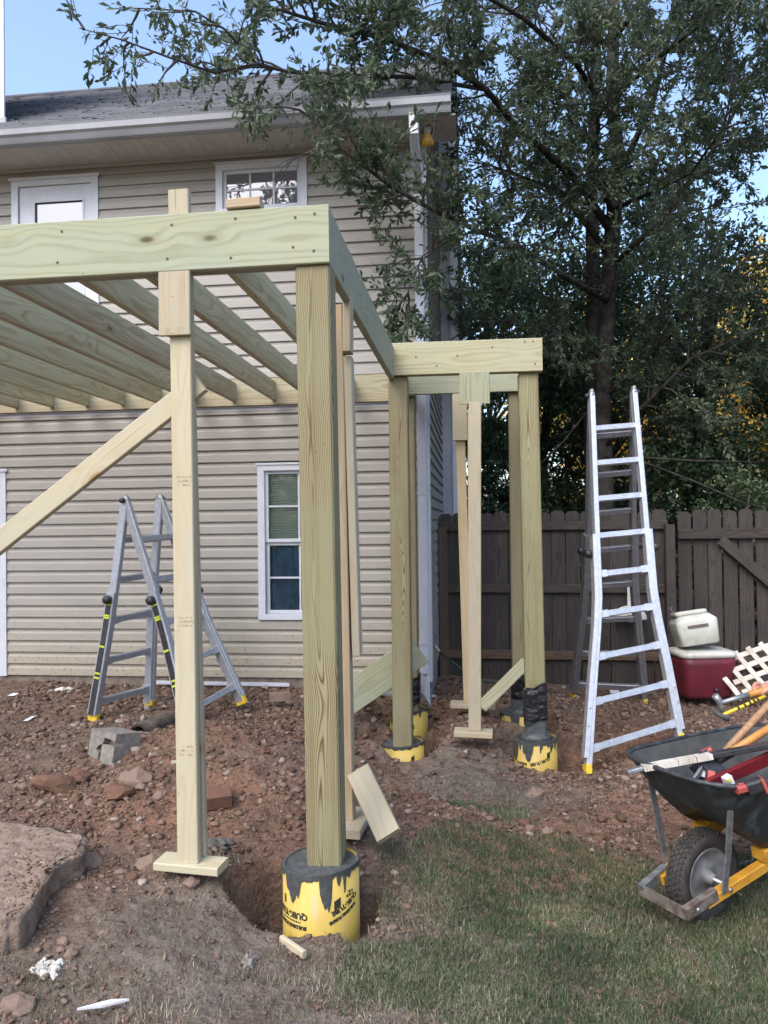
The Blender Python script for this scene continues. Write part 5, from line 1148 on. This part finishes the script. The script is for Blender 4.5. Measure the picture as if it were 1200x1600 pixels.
class Tree:
    def __init__(s): s.w = MB(); s.P = []; s.D = []; s.tw = MB()
    def limb(s, pts, r0, r1, n=8):
        r0 *= .72; r1 *= .8
        rad = [r0+(r1-r0)*i/(len(pts)-1) for i in range(len(pts))]; s.w.tube(pts, rad, n); return pts
    def twig(s, p, d, L, nl, sag=.3, spread=.9):
        d = d.normalized(); pts = [p]; q = p.copy()
        for i in range(4): d = (d+Vector((random.gauss(0, .16), random.gauss(0, .16), random.gauss(0, .12)-sag*.12))).normalized(); q = q+d*L/4; pts.append(q.copy())
        s.tw.tube(pts, [.004*L+.003, .003*L+.002, .003, .002, .0012], 3, cap=False)
        A = np.array([p_[:] for p_ in pts]); t = rng.random(nl)**.7*3.999; i = t.astype(int); f = (t-i)[:, None]; P = A[i]*(1-f)+A[i+1]*f
        s.P.append(P+rng.normal(0, .012, P.shape)); dd = (A[i+1]-A[i]); dd /= np.linalg.norm(dd, axis=1, keepdims=True)+1e-9; s.D.append(dd*.6+rng.normal(0, spread*.62, P.shape)+np.array([0, 0, -.12]))
        return pts
    def spray(s, p, d, L, ntw, nl, r=.012, sag=.3):
        d = d.normalized(); pts = [p]; q = p.copy()
        for i in range(5): d = (d+Vector((random.gauss(0, .2), random.gauss(0, .2), random.gauss(0, .15)-sag*.08))).normalized(); q = q+d*L/5; pts.append(q.copy())
        s.tw.tube(pts, [r, r*.8, r*.6, r*.45, r*.3, r*.2], 5, cap=False)
        for k in range(ntw):
            t = (.15+.85*(k+random.random())/ntw)*4.99; i = int(t); b0 = pts[i].lerp(pts[i+1], t-i); dr = (pts[i+1]-pts[i]).normalized()
            sv = dr.cross(Vector((random.gauss(0, 1), random.gauss(0, 1), random.gauss(0, 1)))).normalized(); s.twig(b0, dr*.8+sv*random.uniform(.5, 1.1)+Vector((0, 0, -.1)), random.uniform(.22, .5)*min(1.2, .5+L*.5), nl, sag)
    def build(s, name, loc, label, mat, size, asp, group=None, bark='bark'):
        t = empty(name, loc, label, 'tree', group)
        s.w.out('trunk', M[bark], t); 
        if s.tw.v: s.tw.out('twigs', M['twig'], t)
        P = np.concatenate(s.P); D = np.concatenate(s.D)
        if name == 'oak_tree':   # open air in front of the lamp and the upper window, as the twigs hang
            Q = P-np.array(CAMLOC[:]); w_ = Q @ np.array(_f[:]); u_ = 600+FPX*(Q @ np.array(_R[:]))/w_; v_ = 800-FPX*(Q @ np.array(_U[:]))/w_
            k_ = ((u_ > 325) & (u_ < 492) & (v_ > 225) & (v_ < 345)) | ((u_ > 640) & (u_ < 700) & (v_ > 190) & (v_ < 245)) | ((u_ > 632) & (u_ < 690) & (v_ > 150) & (v_ < 420) & (rng.random(len(P)) < .6)) | ((u_ > 380) & (u_ < 640) & (v_ > 140) & (v_ < 225) & (w_ < 7) & (rng.random(len(P)) < .5)) | ((u_ < 330) & (v_ > 190)) | ((u_ > 330) & (u_ < 560) & (v_ > 300+40*rng.random(len(P))))
            k_ &= (w_ > 1) & (v_ > 0); P = P[~k_]; D = D[~k_]
        Vv, Fv = orient_leaves(P, D, size, asp)
        tone = np.clip(rng.normal(.40, .2, len(P))+.75*fbm(P[:, 0]*1.1+P[:, 2]*.8, P[:, 1]*1.1+P[:, 2]*1.1, 3), 0, 1)
        soup('crown', Vv, Fv, mat, t, None, np.repeat(tone, 6)); return t
oak = Tree()
def PX(*l): return [at(a, c, Y=y) for a, c, y in l]
tr = PX((940, 900, 9.9), (943, 780, 9.9), (940, 640, 9.85), (948, 500, 9.8), (956, 380, 9.7), (966, 250, 9.6), (956, 150, 9.5), (960, 0, 9.4), (975, -200, 9.3), (980, -420, 9.2)); tr[0].z = -.3
oak.w.tube(tr, [.18, .135, .112, .103, .096, .086, .076, .064, .048, .028], 14)
st2 = PX((930, 790, 10.3), (925, 640, 10.4), (929, 500, 10.5), (924, 300, 10.6), (932, 100, 10.7), (925, -100, 10.8)); st2[0].z = -.3; oak.w.tube(st2, [.13, .11, .10, .085, .07, .05], 10)
limbs = []
def L_(pts, r0, r1): p = PX(*pts); oak.limb(p, r0, r1, 8); limbs.append(p); return p
lf = L_([(956, 365, 9.7), (905, 285, 9.2), (860, 245, 8.8), (800, 190, 8.3), (760, 140, 7.7), (690, 95, 7.1), (600, 60, 6.6), (500, 35, 6.2), (420, 10, 5.9)], .07, .014)
l1 = L_([(760, 140, 7.7), (640, 120, 7.0), (540, 118, 6.4), (450, 112, 6.0), (400, 100, 5.7), (335, 114, 5.4), (265, 90, 5.2), (190, 62, 5.05), (124, 44, 5.0)], .03, .004)
l1b = L_([(450, 112, 6.0), (400, 98, 5.75), (350, 45, 5.5), (305, 18, 5.35), (240, 14, 5.25), (186, 12, 5.2)], .016, .004)
l2 = L_([(948, 470, 9.7), (880, 430, 8.7), (810, 385, 7.7), (745, 360, 6.9), (680, 330, 6.3), (612, 292, 5.85), (545, 242, 5.65), (477, 177, 5.5)], .05, .007)
l2b = L_([(745, 360, 6.9), (700, 375, 6.4), (660, 400, 6.1), (640, 450, 6.0), (622, 500, 5.95)], .014, .003)
l3 = L_([(952, 400, 9.7), (910, 340, 9.6), (870, 300, 9.9), (850, 230, 10.0), (848, 130, 10.0), (870, 20, 10.0)], .06, .02)
l4 = L_([(958, 345, 9.65), (945, 290, 9.2), (925, 260, 9.0), (935, 200, 8.7), (925, 130, 8.3), (900, 60, 7.9)], .06, .015)
l5 = L_([(960, 290, 9.6), (1020, 160, 9.4), (1045, 60, 9.2), (1060, -60, 9.0)], .06, .02)
l6 = L_([(950, 420, 9.7), (1030, 350, 9.5), (1110, 240, 9.2), (1180, 120, 9.0), (1240, 40, 8.8)], .05, .015)
l7 = L_([(945, 620, 9.8), (1010, 560, 9.6), (1090, 480, 9.4), (1190, 380, 9.2)], .05, .015)
l8 = L_([(943, 700, 9.8), (1000, 640, 9.5), (1080, 560, 9.2), (1170, 520, 9.0)], .04, .012)
l9 = L_([(966, 200, 9.5), (900, 100, 8.6), (820, 30, 7.7), (720, -30, 6.9), (600, -60, 6.2)], .05, .012)
l10 = L_([(960, 60, 9.3), (1050, -60, 8.2), (1120, -140, 7.2), (1180, -200, 6.3)], .05, .012)
l11 = L_([(960, 150, 9.5), (1040, 80, 8.4), (1120, 20, 7.4), (1190, -40, 6.6)], .045, .012)
l12 = L_([(950, 330, 9.6), (1020, 300, 8.8), (1080, 270, 8.1), (1130, 200, 7.5), (1150, 120, 7.0)], .035, .008)
l13 = L_([(945, 560, 9.8), (870, 520, 9.6), (800, 500, 9.4), (745, 505, 9.3)], .035, .01)
# a few visible twiggy dead branches low down
for pts in ([(1000, 720, 9.2), (1080, 750, 9.0), (1160, 785, 8.8), (1230, 800, 8.6)], [(1000, 715, 9.2), (1090, 720, 8.9), (1180, 722, 8.7)], [(920, 640, 9.7), (880, 690, 9.2), (840, 730, 8.9)]): oak.limb(PX(*pts), .018, .006, 5)
def dress(pts, n, L, ntw, nl, t0=.15, up=0., sag=.3):
    m = len(pts)-1
    for k in range(n):
        t = (t0+(1-t0)*(k+random.random())/n)*m*.9999; i = int(t); b0 = pts[i].lerp(pts[i+1], t-i); dr = (pts[i+1]-pts[i]).normalized()
        sv = dr.cross(Vector((random.gauss(0, 1), random.gauss(0, 1), random.gauss(0, 1)))).normalized(); oak.spray(b0, dr*.7+sv+Vector((0, 0, up)), L*random.uniform(.6, 1.2), ntw, nl, .012, sag)
dress(lf, 26, .9, 8, 30, .3); dress(l1[:5], 14, .6, 7, 26, .1); dress(l1b[1:], 5, .35, 4, 13, .1); dress(l1[4:], 9, .26, 3, 11, .0)
dress(l2[2:], 30, .45, 7, 24, .0, .0); dress(l2b, 13, .30, 5, 18, .1); dress(l3, 22, 1., 8, 30, .2); dress(l4, 20, .9, 8, 30, .2)
dress(l5, 18, .9, 8, 28, .2); dress(l6, 30, 1.1, 8, 30, .2); dress(l7, 20, 1.1, 8, 34, .2); dress(l8, 18, 1.0, 8, 34, .2); dress(l9, 30, .9, 8, 30, .15); dress(l10, 20, 1.0, 7, 28, .15); dress(l11, 28, .9, 7, 28, .15); dress(l12, 24, .65, 7, 28, .15); dress(l3, 12, 1.2, 8, 28, .1); dress(l13, 18, .7, 8, 28, .1); dress([p_.copy() for p_ in L_([(958, 345, 9.65), (880, 300, 9.2), (800, 270, 8.9), (745, 250, 8.7)], .03, .008)], 16, .8, 8, 28, .1)
dress(tr[3:], 22, 1.5, 8, 30, .0); dress(st2[1:], 14, 1.4, 8, 30, .0)
oak.build('oak_tree', (tr[1].x, tr[1].y, -.1), 'big dark oak behind the fence whose branches reach over the roof corner', M['leaf'], .078, .34)
# background trees: trunk, limbs, clumps of leaves
def bgtree(label, x, y, h, R, nclump, nleaf, mat, size, low=.12, group='trees beyond the fence', asp=.5, thick=.11, dense=.5, name='tree'):
    t = Tree(); z0 = G1(x, y)-.1; lean = Vector((random.uniform(-.4, .4), random.uniform(-.4, .4), 0))
    top = Vector((x, y, z0+h*.92))+lean; p = [Vector((x, y, z0)).lerp(top, i/6)+Vector((random.gauss(0, .06), random.gauss(0, .06), 0)) for i in range(7)]; p[0] = Vector((x, y, z0-.2))
    t.w.tube(p, [thick*(1-.8*i/6) for i in range(7)], 9)
    for k in range(nclump):
        v = rng.normal(size=3); v /= np.linalg.norm(v); rr = rng.random()**.4; zz = low*h+(1-low)*h*(.5+.5*v[2]*rr); env = math.sqrt(max(.1, 1-((zz/h-.5)/.62)**2))
        c = Vector((x+v[0]*rr*R*env, y+v[1]*rr*R*env, z0+zz))
        if k % 3 == 0:
            s_ = p[min(5, max(1, int(zz/h*5)))]; t.w.tube([s_, s_.lerp(c, .5)+Vector((0, 0, .1)), c], [thick*.35, thick*.2, .012], 5, cap=False)
        P = np.array(c[:])+rng.normal(0, 1, (nleaf, 3))*np.array([.42, .42, .26])*dense*R/1.6
        t.P.append(P); t.D.append(rng.normal(0, 1, (nleaf, 3))+np.array([0, 0, -.3]))
    return t.build(name, (x, y, z0), label, mat, size, asp, group)
bgtree('dark evergreen tree just behind the fence right of the oak trunk', 2.9, 10.8, 6.2, 1.6, 60, 280, M['leaf_dark'], .085)
bgtree('dark leafy tree standing between the house side wall and the oak trunk', .95, 11.8, 6.2, 1.5, 65, 300, M['leaf_dark'], .085)
bgtree('bushy green tree at the right edge beyond the gate', 4.9, 10.2, 5.2, 1.7, 70, 300, M['leaf_dark'], .085)
bgtree('tall dark tree filling the gap behind the oak', 2.2, 14.0, 8.6, 2.4, 85, 330, M['leaf_dark'], .11)
bgtree('tall green tree far right beyond the gate', 8.8, 15.5, 8.0, 2.4, 75, 300, M['leaf'], .11)
bgtree('pale green understorey shrub with fine leaves over the gate top', 4.3, 9.0, 2.6, .9, 40, 230, M['leaf_light'], .06, thick=.04)
bgtree('low light green shrub behind the fence right of the tall ladder', 3.1, 9.1, 2.3, .8, 36, 220, M['leaf_light'], .06, thick=.04)
bgtree('thin green shrub beside the far corner of the house', .35, 10.4, 3.2, .55, 36, 200, M['leaf_dark'], .07, thick=.05)
bgtree('tall dark tree beyond the house back corner', .4, 19.0, 9.0, 2.5, 70, 300, M['leaf_dark'], .13)
bgtree('golden autumn maple glowing behind the dark trees at the right', 8.6, 19.5, 9.5, 3.3, 110, 230, M['leaf_yellow'], .15, asp=.8)
bgtree('yellow autumn tree seen through gaps left of the oak trunk', 4.4, 26.0, 9.0, 3.0, 80, 220, M['leaf_yellow'], .2, asp=.8)
bgtree('distant pale green tree at the horizon right', 14.5, 27, 9, 4., 70, 230, M['leaf_light'], .22)
# dense growth closing the view beyond the fence
n = 42000; px_ = rng.uniform(-3, 16, n); py_ = rng.uniform(15, 22, n); hz_ = 2.2+1.2*fbm(px_*.5, py_*.5, 3); pz_ = rng.random(n)**.8*hz_-.1
Vv, Fv = orient_leaves(np.stack([px_, py_, pz_], -1), rng.normal(size=(n, 3)), .15, .5); soup('undergrowth', Vv, Fv, M['leaf_dark'], None, 'stuff', np.repeat(rng.random(n), 6))
# trees behind the viewpoint, mirrored in the window glass
for lab, x, y, h, R_ in (('conifer-like dark tree standing behind the viewpoint', -9.0, -16, 11, 2.2), ('tall tree behind the viewpoint reflected in the upper window', -3.4, -19, 13, 2.6), ('wide tree behind the viewpoint reflected in the upper door', -14.5, -19, 13, 3.)):
    bgtree(lab, x, y, h, R_, 45, 110, M['leaf_dark'], .22, .25, 'trees behind the viewpoint')
# unseen trees around the viewpoint, added to block bright horizon from the glass
n = 16000; an_ = rng.uniform(math.radians(150), math.radians(400), n); rd_ = rng.uniform(24, 32, n); hz_ = 6+3.*fbm(an_*4, an_*0, 3)
Vv, Fv = orient_leaves(np.stack([rd_*np.cos(an_), rd_*np.sin(an_), rng.random(n)**.9*hz_-.2], -1), rng.normal(size=(n, 3)), .7, .6); soup('added_treeline', Vv, Fv, M['leaf_dark'], None, 'stuff', np.repeat(rng.random(n), 6))
